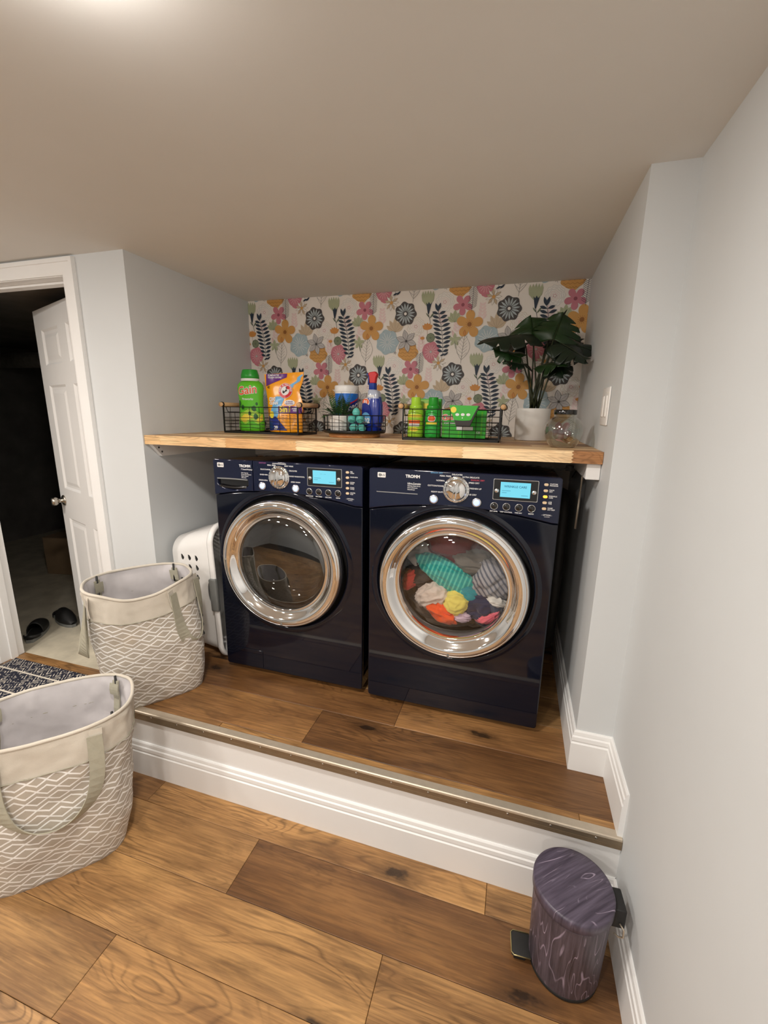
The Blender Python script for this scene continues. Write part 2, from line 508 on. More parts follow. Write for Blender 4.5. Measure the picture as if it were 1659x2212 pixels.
for k in range(16):
    o = sm.build('screw', MAT['steel'], nosing) if first is None else bpy.data.objects.new('screw', first.data)
    if first is None: first = o
    else: COL.objects.link(o); o.parent = nosing
    o.location = (XP0 + .08 + k * .124, -.0096, HP - .010)

# baseboards: extruded moulding profile ------------------------------------------------------
def base_profile(h=0.150):
    return [(0, 0), (0.0145, 0), (0.0145, h * .70), (0.0105, h * .725), (0.0105, h * .75), (0.0135, h * .775), (0.0125, h * .86), (0.0085, h * .885), (0.0085, h * .91), (0.0070, h * .97), (0.0035, h), (0, h)]
def baseboard(name, p0, p1, side, z, h=0.150, label=None, slope0=0, slope1=0):
    """from p0 to p1 along a wall; side = outward normal (2D)"""
    p0, p1 = Vector((*p0, 0)), Vector((*p1, 0))
    t = (p1 - p0).normalized(); nrm = Vector((*side, 0))
    pr = base_profile(h); mb = MB(); vs = []
    for p, s in ((p0, slope0), (p1, slope1)):
        for d, zz in pr:
            q = p + nrm * d + t * (d * s)
            vs.append((q.x, q.y, z + zz))
    n = len(pr)
    fs = [list(range(n))[::-1], list(range(n, 2 * n))] + [(i, (i + 1) % n, n + (i + 1) % n, n + i) for i in range(n)]
    mb.add(vs, fs)
    o = struct(name, mb, MAT['trim'], label, 'baseboard')
    return o
baseboard('baseboard_riser', (XP0, 0), (XRR, 0), (0, -1), 0, .150, 'white moulded baseboard along the platform riser')
baseboard('baseboard_right', (XRR, YR), (XRR, 0.0), (-1, 0), 0, .150, 'white baseboard on the floor beside the pedal bin', slope1=-1)
baseboard('baseboard_step', (XRR, 0.002), (XRR, YJ), (-1, 0), HP, .150, 'short white baseboard at the platform end by the right wall', slope1=-1)
baseboard('baseboard_jog', (XR, YJ), (XRR, YJ), (0, -1), HP, .150, 'short white baseboard on the wall return beside the dryer', slope0=-1, slope1=-1)
baseboard('baseboard_alcove', (XR, YJ), (XR, YB), (-1, 0), HP, .150, 'white baseboard running back beside the dryer', slope0=-1)
baseboard('baseboard_door', (XW, YD), (DX0 - .07, YD), (0, -1), 0, .150, 'white baseboard left of the door')

# doorway --------------------------------------------------------------------------------
JX0, JX1, JH = DX0 + .018, DX1 - .018, DH - .016
jb = MB().box((DX0, YD - .001, 0), (JX0, YD2 + .001, JH)).box((JX1, YD - .001, 0), (DX1, YD2 + .001, JH)).box((DX0, YD - .001, JH), (DX1, YD2 + .001, DH))
jb.box((JX0, YD + .05, 0), (JX0 + .011, YD + .085, JH)).box((JX1 - .011, YD + .05, 0), (JX1, YD + .085, JH)).box((JX0, YD + .05, JH - .011), (JX1, YD + .085, JH))
jamb = struct('trim_2', jb, MAT['trim'], 'white door jamb lining the open doorway', 'door frame')
sp = MB().box((JX0 - .001, YD + .088, .895), (JX0 + .0015, YD + .118, .975)).box((JX0, YD + .096, .92), (JX0 + .0022, YD + .110, .95), 1)
sp.build('strike_plate', [MAT['steel'], MAT['black_matte']], jamb)
CPR = [(0, 0), (0.0, .009), (.010, .012), (.048, .0135), (.050, .017), (.066, .017), (.068, 0)]
def casing(poly_pts, axis, a0, a1, inner, sgn):
    mb = MB()
    n = len(CPR); vs = []
    for a, m in ((a0, 0), (a1, 1)):
        for w, d in CPR:
            ext = a + (w if m else 0) * (1 if axis == 'z' else 0)
            if axis == 'z': vs.append((inner + sgn * w, YD - d, ext))
            else: vs.append((a + (w * (1 if m else -1)), YD - d, inner + w))
    fs = [list(range(n))[::-1], list(range(n, 2 * n))] + [(i, (i + 1) % n, n + (i + 1) % n, n + i) for i in range(n)]
    return mb.add(vs, fs)
CI0, CI1, CIH = JX0 - .003, JX1 + .003, 2.0265
struct('trim_3', casing(None, 'z', 0, CIH, CI1, 1), MAT['trim'], 'white door casing upright at the hinge side', 'door trim')
struct('trim_4', casing(None, 'z', 0, CIH, CI0, -1), MAT['trim'], 'white door casing upright at the latch side', 'door trim')
struct('trim_5', casing(None, 'x', CI0, CI1, CIH, 1), MAT['trim'], 'white door casing across the top of the doorway', 'door trim')

# six-panel door, ajar into the utility room
DW, DT, DZ = 0.872, 0.035, 2.000
def door_face(mb, yf, sg):
    xs = [0, .105, .375, .497, .767, DW]; zs = [0.0, .215, .800, .985, 1.590, 1.700, 1.890, DZ]
    for i in range(5):
        for j in range(7):
            x0, x1, z0, z1 = xs[i], xs[i + 1], zs[j], zs[j + 1]
            if i in (1, 3) and j in (1, 3, 5):
                rings = []
                for ins, dep in ((0, 0), (.012, .009), (.026, .009), (.046, .003)):
                    rings.append([(x0 + ins, yf + sg * dep, z0 + ins), (x1 - ins, yf + sg * dep, z0 + ins), (x1 - ins, yf + sg * dep, z1 - ins), (x0 + ins, yf + sg * dep, z1 - ins)])
                vs = [p for r in rings for p in r]; fs = []
                for a in range(3):
                    for b in range(4):
                        c = (b + 1) % 4
                        fs.append((a * 4 + b, a * 4 + c, a * 4 + 4 + c, a * 4 + 4 + b))
                fs.append((12, 13, 14, 15))
                mb.add(vs, fs)
            else:
                mb.add([(x0, yf, z0), (x1, yf, z0), (x1, yf, z1), (x0, yf, z1)], [(0, 1, 2, 3)])
dm = MB()
door_face(dm, 0, 1); door_face(dm, DT, -1)
for a, b in (((0, 0), (0, DZ)),):
    dm.add([(0, 0, 0), (0, DT, 0), (0, DT, DZ), (0, 0, DZ)], [(0, 1, 2, 3)]).add([(DW, 0, 0), (DW, DT, 0), (DW, DT, DZ), (DW, 0, DZ)], [(0, 1, 2, 3)])
    dm.add([(0, 0, 0), (DW, 0, 0), (DW, DT, 0), (0, DT, 0)], [(0, 1, 2, 3)]).add([(0, 0, DZ), (DW, 0, DZ), (DW, DT, DZ), (0, DT, DZ)], [(0, 1, 2, 3)])
door = struct('door_1', dm, MAT['trim'], 'white six-panel door standing ajar into a dark room', 'door')
door.location = (JX1 - .004, YD2 - .006, .012)
# local x runs from the hinge towards the latch: turn it so that it opens 21 degrees into the far room
door.rotation_euler = (0, 0, R_(180 - 21))
door.data.transform(Matrix.Scale(-1, 4, (0, 1, 0)))
door.data.flip_normals()
kn = MB().lathe([(0.0, -.001), (.033, -.001), (.033, .004), (.027, .010), (.013, .014), (.012, .032), (.020, .036), (.0265, .046), (.0275, .058), (.023, .068), (.012, .071), (0, .071)], 32)
for s in (1, -1):
    k = kn.build('knob', MAT['steel'], door)
    k.location = (DW - .065, 0 if s > 0 else -DT, .905)
    k.rotation_euler = (R_(-90 if s > 0 else 90), 0, 0)
for hz in (.2, 1.0, 1.8):
    MB().tube([(-.004, .004, hz - .045), (-.004, .004, hz + .045)], .006, 10).build('hinge', MAT['steel'], door)

# dark utility room beyond -------------------------------------------------------------
UX0, UX1, UY1, UZ = -4.2, XL - WT - .02, 3.0, 2.35
struct('floor_utility', MB().box((UX0, YD2 + .006, -.1), (UX1, UY1, -.002)), MAT['concrete'], 'bare concrete floor beyond the open door', 'floor')
struct('wall_utility_left', MB().box((UX0 - .1, YD2, -.1), (UX0, UY1, UZ)), MAT['util_wall'], 'dark side wall of the unlit room', 'wall')
struct('wall_utility_back', MB().box((UX0 - .1, UY1, -.1), (UX1, UY1 + .1, UZ)), MAT['util_wall'], 'dark back wall of the unlit room', 'wall')
struct('wall_utility_right', MB().box((UX1, YB + WT, -.1), (UX1 + .08, UY1 + .1, UZ)), MAT['util_wall'], 'dark wall of the unlit room behind the door', 'wall')
struct('wall_utility_front', MB().box((UX0 - .1, YD2, 0), (XW - WT, YD2 + .1, UZ)), MAT['util_wall'], 'dark near wall of the unlit room', 'wall')
struct('ceiling_utility', MB().box((UX0 - .1, YD2, ZC + .002), (XL - WT - .002, UY1 + .1, ZC + .12)), MAT['util_wall'], 'dark ceiling of the unlit room', 'ceiling')

# ------------------------------------------------------------------ wallpaper print: flat shapes a fraction of a millimetre proud of the wall
WPC = {'char': lin(74, 70, 70), 'mist': lin(190, 202, 206), 'must': lin(214, 160, 88), 'mustd': lin(150, 96, 40), 'pink': lin(206, 128, 142), 'pinkd': lin(150, 78, 92), 'pinkl': lin(238, 214, 212),
       'blue': lin(172, 192, 200), 'white': lin(244, 240, 234), 'navy': lin(36, 52, 70), 'sage': lin(178, 184, 150), 'saged': lin(110, 122, 98), 'beige': lin(206, 186, 158), 'beiged': lin(150, 130, 106), 'ink': lin(70, 66, 66), 'orange': lin(214, 148, 76), 'grey': lin(196, 192, 190), 'blush': lin(228, 198, 196)}
WPK = list(WPC)
wp_mats = []
for k_ in WPK: wp_mats.append(simple('print_' + k_, WPC[k_], 0.6, var=0.03, vscale=25))

class Print:
    def __init__(self): self.polys = []      # (pts, colour index, layer)
    def poly(self, pts, c, layer): self.polys.append((pts, WPK.index(c), layer))
    def lens(self, p, a, L, w, c, layer, n=5, fat=.5):
        """leaf-like lens from p in direction a (radians)"""
        ca, sa = math.cos(a), math.sin(a); up = []; dn = []
        for i in range(1, n):
            t = i / n
            h = w * math.sin(PI * t ** (math.log(.5) / math.log(fat)))
            up.append((t * L, h)); dn.append((t * L, -h))
        pts = [(0, 0)] + dn + [(L, 0)] + up[::-1]
        self.poly([(p[0] + x * ca - y * sa, p[1] + x * sa + y * ca) for x, y in pts], c, layer)
    def line(self, pts, w, c, layer):
        for (x0, y0), (x1, y1) in zip(pts, pts[1:]):
            dx, dy = x1 - x0, y1 - y0; L = math.hypot(dx, dy) or 1
            nx, ny = -dy / L * w / 2, dx / L * w / 2
            self.poly([(x0 - nx, y0 - ny), (x1 - nx, y1 - ny), (x1 + nx, y1 + ny), (x0 + nx, y0 + ny)], c, layer)
    def blob(self, c0, f, c, layer, n=48):
        self.poly([(c0[0] + f(2 * PI * i / n)[0], c0[1] + f(2 * PI * i / n)[1]) for i in range(n)], c, layer)
    def loop(self, c0, f, w, c, layer, n=36):
        pts = [(c0[0] + f(2 * PI * i / n)[0], c0[1] + f(2 * PI * i / n)[1]) for i in range(n + 1)]
        self.line(pts, w, c, layer)
    def lens_line(self, p, a, L, w, lw, c, layer, n=8):
        ca, sa = math.cos(a), math.sin(a); pts = []
        for s in (1, -1):
            rng = range(n + 1) if s > 0 else range(n, -1, -1)
            for i in rng:
                t = i / n; h = s * w * math.sin(PI * t)
                pts.append((p[0] + t * L * ca - h * sa, p[1] + t * L * sa + h * ca))
        self.line(pts, lw, c, layer)

def polar(R, f, sy=1.0):
    return lambda a: (R * f(a) * math.cos(a), R * f(a) * math.sin(a) * sy)

def tile(P):
    rg = random.Random(3)
    # pale blush sprays far back
    for (x, y) in ((-.088, 1.945), (.235, 1.93), (.13, 1.80), (-.21, 1.89)):
        for s in (-1, 1):
            for i in range(5): P.lens((x, y + i * .016), PI / 2 + s * .75, .034 - i * .003, .006, 'pinkl', 1)
        P.line([(x, y - .02), (x, y + .09)], .0012, 'pinkl', 1)
    # white peonies drawn in fine lines
    for (x, y, r, cc, ln) in ((.248, 2.036, .049, 'white', 'grey'), (.099, 1.924, .049, 'white', 'beige')):
        P.blob((x, y), polar(r, lambda a: .95 + .05 * math.cos(11 * a)), cc, 2)
        for k, rr in enumerate((1.0, .82, .64, .46, .3)):
            P.loop((x, y), polar(r * rr, lambda a, k=k: .95 + .07 * math.cos((11 - 1.5 * k // 1) * a + k)), .0011, ln if k < 3 else 'blush', 3)
        P.loop((x, y), polar(r * .16, lambda a: .9 + .2 * math.cos(5 * a)), .0016, 'pink', 3, 20)
    # sage and beige leaf fans
    for (x, y, L, c, cd, n) in ((.303, 1.938, .060, 'sage', 'saged', 5), (-.015, 1.900, .078, 'beige', 'beiged', 5)):
        for i in range(n):
            a = PI / 2 + (i - (n - 1) / 2) * .48
            P.lens((x, y), a, L * (1 - .12 * abs(i - 2)), .0125, c, 4 + i % 2)
            P.line([(x, y), (x + math.cos(a) * L * .7, y + math.sin(a) * L * .7)], .0009, cd, 6)
    # sage star plant
    for i in range(5):
        P.lens((.307, 1.852), PI / 2 + i * 2 * PI / 5, .034, .009, 'sage', 4)
    P.lens((.307, 1.852), -1.4, .05, .002, 'saged', 4)
    P.lens((.292, 1.90), -1.2, .05, .008, 'blush', 3)
    # mustard five-petal flower
    P.blob((-.149, 1.924), polar(.068, lambda a: .34 + .66 * abs(math.cos(2.5 * (a - .25))) ** .55), 'must', 7, 80)
    P.blob((-.149, 1.924), polar(.011, lambda a: 1), 'mustd', 8, 14)
    for i in range(12):
        a = i * PI / 6
        P.line([(-.149 + .012 * math.cos(a), 1.924 + .012 * math.sin(a)), (-.149 + .02 * math.cos(a), 1.924 + .02 * math.sin(a))], .0012, 'mustd', 8)
    # pink five-petal flower
    P.blob((-.187, 2.018), polar(.050, lambda a: .30 + .70 * abs(math.cos(2.5 * (a - .9))) ** .6), 'pink', 6, 80)
    P.blob((-.187, 2.018), polar(.0085, lambda a: 1), 'pinkd', 7, 12)
    # wavy mustard round
    P.blob((.059, 1.800), polar(.058, lambda a: .93 + .06 * math.cos(5 * a + 1) + .03 * math.cos(9 * a), .92), 'must', 4)
    for k in range(5):
        yy = 1.760 + k * .017; w = math.sqrt(max(0, .05 ** 2 - (yy - 1.8) ** 2))
        P.line([(.059 - w + 2 * w * i / 16, yy + .0035 * math.sin(i * 1.7 + k)) for i in range(17)], .0013, 'mustd', 5)
    # grey lily
    for i in range(6):
        a = PI / 2 + i * PI / 3 + .2
        P.lens((.049, 1.853), a, .058, .0145, 'grey', 6 + i % 2)
        P.lens_line((.049, 1.853), a, .058, .0145, .0012, 'ink', 8)
        P.line([(.049, 1.853), (.049 + .045 * math.cos(a), 1.853 + .045 * math.sin(a))], .0008, 'ink', 8)
    P.blob((.049, 1.853), polar(.006, lambda a: 1), 'ink', 9, 10)
    # big pale blue round flower
    P.blob((-.057, 1.851), polar(.066, lambda a: .94 + .06 * math.cos(7 * a)), 'blue', 5)
    for i in range(16):
        a = i * PI / 8
        P.line([(-.057 + .014 * math.cos(a), 1.851 + .014 * math.sin(a)), (-.057 + (.040 + .010 * (i % 2)) * math.cos(a), 1.851 + (.040 + .010 * (i % 2)) * math.sin(a))], .0016, 'white', 6)
        if i % 2: P.blob((-.057 + .057 * math.cos(a), 1.851 + .057 * math.sin(a)), polar(.0016, lambda a: 1), 'saged', 6, 6)
    P.loop((-.057, 1.851), polar(.012, lambda a: .9 + .1 * math.cos(6 * a)), .0014, 'white', 6, 18)
    # charcoal flower with pale rays
    P.blob((.041, 1.989), polar(.061, lambda a: .93 + .07 * math.cos(7 * a + .4)), 'char', 6, 64)
    for i in range(16):
        a = i * PI / 8 + .1
        P.lens((.041 + .012 * math.cos(a), 1.989 + .012 * math.sin(a)), a, .040, .0042, 'mist', 7)
        P.line([(.041 + .02 * math.cos(a), 1.989 + .02 * math.sin(a)), (.041 + .04 * math.cos(a), 1.989 + .04 * math.sin(a))], .0010, 'char', 8)
    P.blob((.041, 1.989), polar(.0075, lambda a: 1), 'white', 9, 12)
    # pink cone flower with pale rays
    P.blob((-.344, 1.796), lambda a: (.046 * math.cos(a) * (1 - .22 * max(0, -math.sin(a))), .050 * math.sin(a) * (1 + .06 * math.cos(5 * a)) - (.006 if math.sin(a) < -.9 else 0)), 'pink', 5)
    for i in range(14):
        a = i * PI / 7
        P.line([(-.344 + .010 * math.cos(a), 1.796 + .010 * math.sin(a)), (-.344 + .034 * math.cos(a), 1.796 + .036 * math.sin(a))], .0016, 'pinkl', 6)
    P.blob((-.344, 1.796), polar(.007, lambda a: 1), 'grey', 7, 10)
    # navy fern
    n = 11; spine = [(-.314 + .034 * (i / n) ** 1.1 + .010 * math.sin(i / n * PI), 2.000 - .226 * i / n) for i in range(n + 1)]
    P.line(spine, .0018, 'navy', 7)
    for i in range(n):
        x, y = spine[i]; L = .024 + .020 * math.sin(PI * (i + .8) / (n + .6))
        for s in (-1, 1):
            up = 1.25 if i == 0 else .55
            P.lens((x, y), PI / 2 + s * (PI / 2 - up * .62) if i else PI / 2 + s * .45, L * 1.12, .0072, 'navy', 8, fat=.55)
    for da in (.32, -.30): P.lens((-.314, 1.992), PI / 2 + da, .044, .0075, 'navy', 8)
    # sage tulip on a navy calyx
    x, y = .159, 2.035
    top = []
    for i in range(11):
        t = i / 10; top.append((x - .034 + .068 * t, y + (.062 if i % 2 else .044) - .010 * abs(t - .5)))
    P.poly([(x - .008, y - .012), (x + .010, y - .012), (x + .030, y + .010)] + top[::-1] + [(x - .030, y + .012)], 'sage', 6)
    P.poly([(x + .002, y - .052), (x + .008, y - .052), (x + .022, y + .004), (x + .014, y - .006), (x + .006, y + .006), (x, y - .006), (x - .008, y + .004)], 'navy', 7)
    P.line([(x + .005, y - .05), (x + .012, y - .075), (x + .018, y - .098)], .0020, 'navy', 6)
    P.lens((x + .012, y - .075), .9, .042, .004, 'saged', 5); P.lens((x + .010, y - .07), 2.2, .03, .003, 'saged', 5)
    # orange poppies
    for (x, y, s) in ((.161, 1.905, 1.0), (.136, 1.858, .45)):
        for i in range(5): P.lens((x, y), PI / 2 + (i - 2) * .42, .036 * s, .0095 * s, 'orange', 6)
        P.line([(x, y), (x + .002, y - .04 * s)], .0012, 'mustd', 5)
    # small sage disc with rings
    P.blob((.180, 1.866), polar(.024, lambda a: .97 + .03 * math.cos(8 * a)), 'saged', 5, 24)
    for rr in (.017, .010): P.loop((.180, 1.866), polar(rr, lambda a: .95 + .08 * math.cos(7 * a)), .0014, 'sage', 6, 20)
    # line-drawn leaf with an orange bud
    P.line([(.344, 1.735), (.350, 1.80), (.358, 1.872)], .0012, 'ink', 6)
    P.lens_line((.346, 1.752), 1.47, .125, .034, .0011, 'ink', 6, 12)
    for i in range(6):
        yy = 1.768 + i * .016; xx = .347 + i * .0018
        for s in (-1, 1): P.line([(xx, yy), (xx + s * (.026 - .002 * i), yy + .020)], .0008, 'ink', 6)
    P.lens((.357, 1.868), PI / 2, .03, .010, 'orange', 7); P.lens_line((.357, 1.868), PI / 2, .03, .005, .0012, 'mustd', 8)
    # beige daisy
    for i in range(11):
        a = i * 2 * PI / 11
        P.lens((-.037, 2.047), a, .040, .0058, 'beige' if i % 2 else 'white', 5)
        P.lens_line((-.037, 2.047), a, .040, .0058, .0008, 'beiged', 6, 5)
    P.blob((-.037, 2.047), polar(.0085, lambda a: 1), 'must', 7, 12)
    # dark line fern
    for i in range(12):
        yy = 1.998 + i * .0085; xx = -.141 + .003 * math.sin(i * .3)
        for s in (-1, 1): P.line([(xx, yy), (xx + s * .011, yy + .006), (xx + s * .021, yy + .014)], .0015, 'navy', 9)
    P.line([(-.141, 1.985), (-.137, 2.10)], .0015, 'navy', 9)
    # twig and little star
    for s in (0, 1): P.lens((-.03 + s * .02, 2.082), .4 + s * .3, .030, .0045, 'navy', 6)
    for i in range(5): P.line([(-.012, 1.795), (-.012 + .010 * math.cos(i * 1.256), 1.795 + .010 * math.sin(i * 1.256))], .0014, 'navy', 5)
    P.lens((.20, 1.78), 2.0, .02, .003, 'must', 4)
    return P

base_print = tile(Print())
base_print.polys.sort(key=lambda q: q[2])
bmw = bmesh.new()
vs_all = []; fs_all = []; ms_all = []
for a in range(-2, 5):
    for b in range(-2, 4):
        dx, dz = a * .528 + b * .264, -b * .308
        if dx < -1.3 or dx > 2.0: continue
        for rank, (pts, c, layer) in enumerate(base_print.polys):
            xs = [p[0] + dx for p in pts]; zs = [p[1] + dz for p in pts]
            if max(xs) < XL or min(xs) > XR or max(zs) < 1.30 or min(zs) > ZC: continue
            o = len(vs_all)
            yl = YB - .0002 - rank * 4e-6
            vs_all += [(x, yl, z) for x, z in zip(xs, zs)]
            fs_all.append(list(range(o, o + len(pts)))); ms_all.append(c)
me = bpy.data.meshes.new('wallpaper_print')
me.from_pydata(vs_all, [], fs_all)
me.polygons.foreach_set('material_index', ms_all)
bm = bmesh.new(); bm.from_mesh(me)
for co, no in (((XL + .0005, 0, 0), (-1, 0, 0)), ((XR - .0005, 0, 0), (1, 0, 0)), ((0, 0, ZC - .0005), (0, 0, 1)), ((0, 0, 1.30), (0, 0, -1))):
    bmesh.ops.bisect_plane(bm, geom=bm.verts[:] + bm.edges[:] + bm.faces[:], plane_co=co, plane_no=no, clear_outer=True)
for f in bm.faces:
    if f.normal.y > 0: f.normal_flip()
bm.to_mesh(me); bm.free()
for m in wp_mats: me.materials.append(m)
o = bpy.data.objects.new('wallpaper_print', me); COL.objects.link(o); o.parent = wall_back
tag(o, 'repeating print of flowers and fern leaves', kind='stuff')

# ------------------------------------------------------------------ ceiling lights
for i, (x, y) in enumerate(LIGHT_SPOTS):
    r = empty('ceiling_light', (x, y, ZC), 0, 'round white ceiling light ' + ['above the floor before the washer', 'above the floor before the open door', 'behind the viewer near the right wall', 'behind the viewer in the middle of the room', 'far behind the viewer near the right wall', 'far behind the viewer in the middle of the room'][i], 'ceiling light', 'ceiling lights')
    MB().lathe([(.092, 0), (.092, -.004), (.086, -.009), (.076, -.010), (.074, -.004), (.074, 0)], 48).build('trim_ring', MAT['trim'], r)
    MB().lathe([(.0755, -.0085), (.071, -.0150), (.058, -.0205), (.038, -.0240), (.018, -.0258), (.0001, -.0262)], 48).build('diffuser', MAT['lamp'], r)

# ------------------------------------------------------------------ butcher-block shelf
MAT['stave'] = wood_plank('acacia_stave', lin(244, 220, 180), lin(226, 190, 146), rough=.42, sx=2.2, knot=False)
shelf = empty('wooden_shelf', ((XL + XR) / 2, (YSH + YB) / 2, ZSH - TSH), 0, 'butcher-block wooden shelf of glued pale and brown staves over both machines', 'shelf')
def stave(x0, x1, y0, y1, tint, teeth=None):
    mb = MB()
    z0, z1 = -.0, TSH
    def tooth(x, sgn):
        pts = []; n = 7
        for i in range(n + 1):
            zz = z0 + (z1 - z0) * i / n
            pts.append((x + (0.0075 if i % 2 else -0.0) * sgn, zz))
        return pts
    x0 += .0003; x1 -= .0003
    if teeth is None:
        poly = [(x0, z0), (x1, z0), (x1, z1), (x0, z1)]
    else:
        l = tooth(x0, 1) if teeth[0] else [(x0, z0), (x0, z1)]
        r = tooth(x1, 1) if teeth[1] else [(x1, z0), (x1, z1)]
        poly = r + l[::-1]
    cx, cy = (x0 + x1) / 2, (y0 + y1) / 2
    Mx = Matrix(((1, 0, 0, 0), (0, 0, 1, 0), (0, 1, 0, 0), (0, 0, 0, 1)))
    mb.prism([(a - cx, b) for a, b in poly], -(y1 - y0) / 2 + .0003, (y1 - y0) / 2 - .0003, M=Mx)
    o = mb.build('stave', MAT['stave'], shelf)
    o.location = (cx - shelf.location.x, cy - shelf.location.y, 0)
    o.color = (*tint, 1)
PALE, MID, BRN, DRK = (1.10, 1.06, 1.0), (.92, .80, .66), (.66, .50, .36), (.45, .30, .20)
fx = [(XL + .001, -.305, (1.0, .88, .72)), (-.305, .03, (1.02, .92, .78)), (.03, .355, (.84, .66, .47)), (.355, .77, PALE), (.77, 1.005, (1.0, .88, .70)), (1.005, 1.362, PALE), (1.362, XR - .001, (.52, .33, .21))]
for i, (a, b, tn) in enumerate(fx):
    stave(a, b, YSH, YSH + .046, tn, (i > 0, i < len(fx) - 1))
rg = random.Random(11); y = YSH + .046
while y < YB - .01:
    w = min(rg.choice((.036, .042, .046)), YB - y)
    if YB - y - w < .015: w = YB - y
    x = XL + .001; off = rg.uniform(.1, .45); x1 = x + off
    while x < XR - .002:
        x1 = min(x1, XR - .001)
        if XR - x1 < .08: x1 = XR - .001
        stave(x, x1, y, y + w, rg.choice((PALE, PALE, (1.0, .88, .72), MID, (.70, .52, .36), BRN, DRK, DRK)))
        x = x1; x1 += rg.uniform(.3, .62)
    y += w
# timber cleats that carry the shelf on the side walls
cm = Matrix(((0, 0, 1, 0), (1, 0, 0, 0), (0, 1, 0, 0), (0, 0, 0, 1)))
zb = ZSH - TSH
cl = empty('shelf_cleat', (XL, YSH, zb - .052), 0, 'white timber cleat with a sloped end under the shelf above the laundry basket', 'shelf bracket', 'shelf cleats')
MB().prism([(.020, -.001), (.075, -.058), (.80, -.058), (.80, -.001)], .001, .020, M=T(0, 0, .052) @ cm).build('board', MAT['trim'], cl)
for (yy, z) in ((.058, .034), (.075, .014)):
    MB().lathe([(.0001, 0), (.0045, 0), (.0045, .0008), (.0001, .0012)], 10, M=T(.0200, yy, z) @ RY(90)).build('screw', MAT['black_matte'], cl)
cl = empty('shelf_cleat', (XR, YSH, zb - .052), 0, 'white painted square timber cleat under the shelf end beside the switch plate wall', 'shelf bracket', 'shelf cleats')
MB().box((-.044, .020, -.002), (-.001, .80, .051), bev=.0015, seg=1).build('board', MAT['trim'], cl)

# switch plate on the nook wall
sw = empty('switch_plate', (XR, .435, 1.508), 0, 'white light switch plate on the nook wall above the glass jar', 'switch')
MB().box((-.006, -.058, -.060), (-.0005, .058, .060), bev=.0025).build('cover', MAT['white_plastic'], sw)
for s in (-1, 1):
    MB().box((-.0095, s * .024 - .016, -.033), (-.0055, s * .024 + .016, .033), bev=.0015).build('rocker', MAT['white_plastic'], sw)

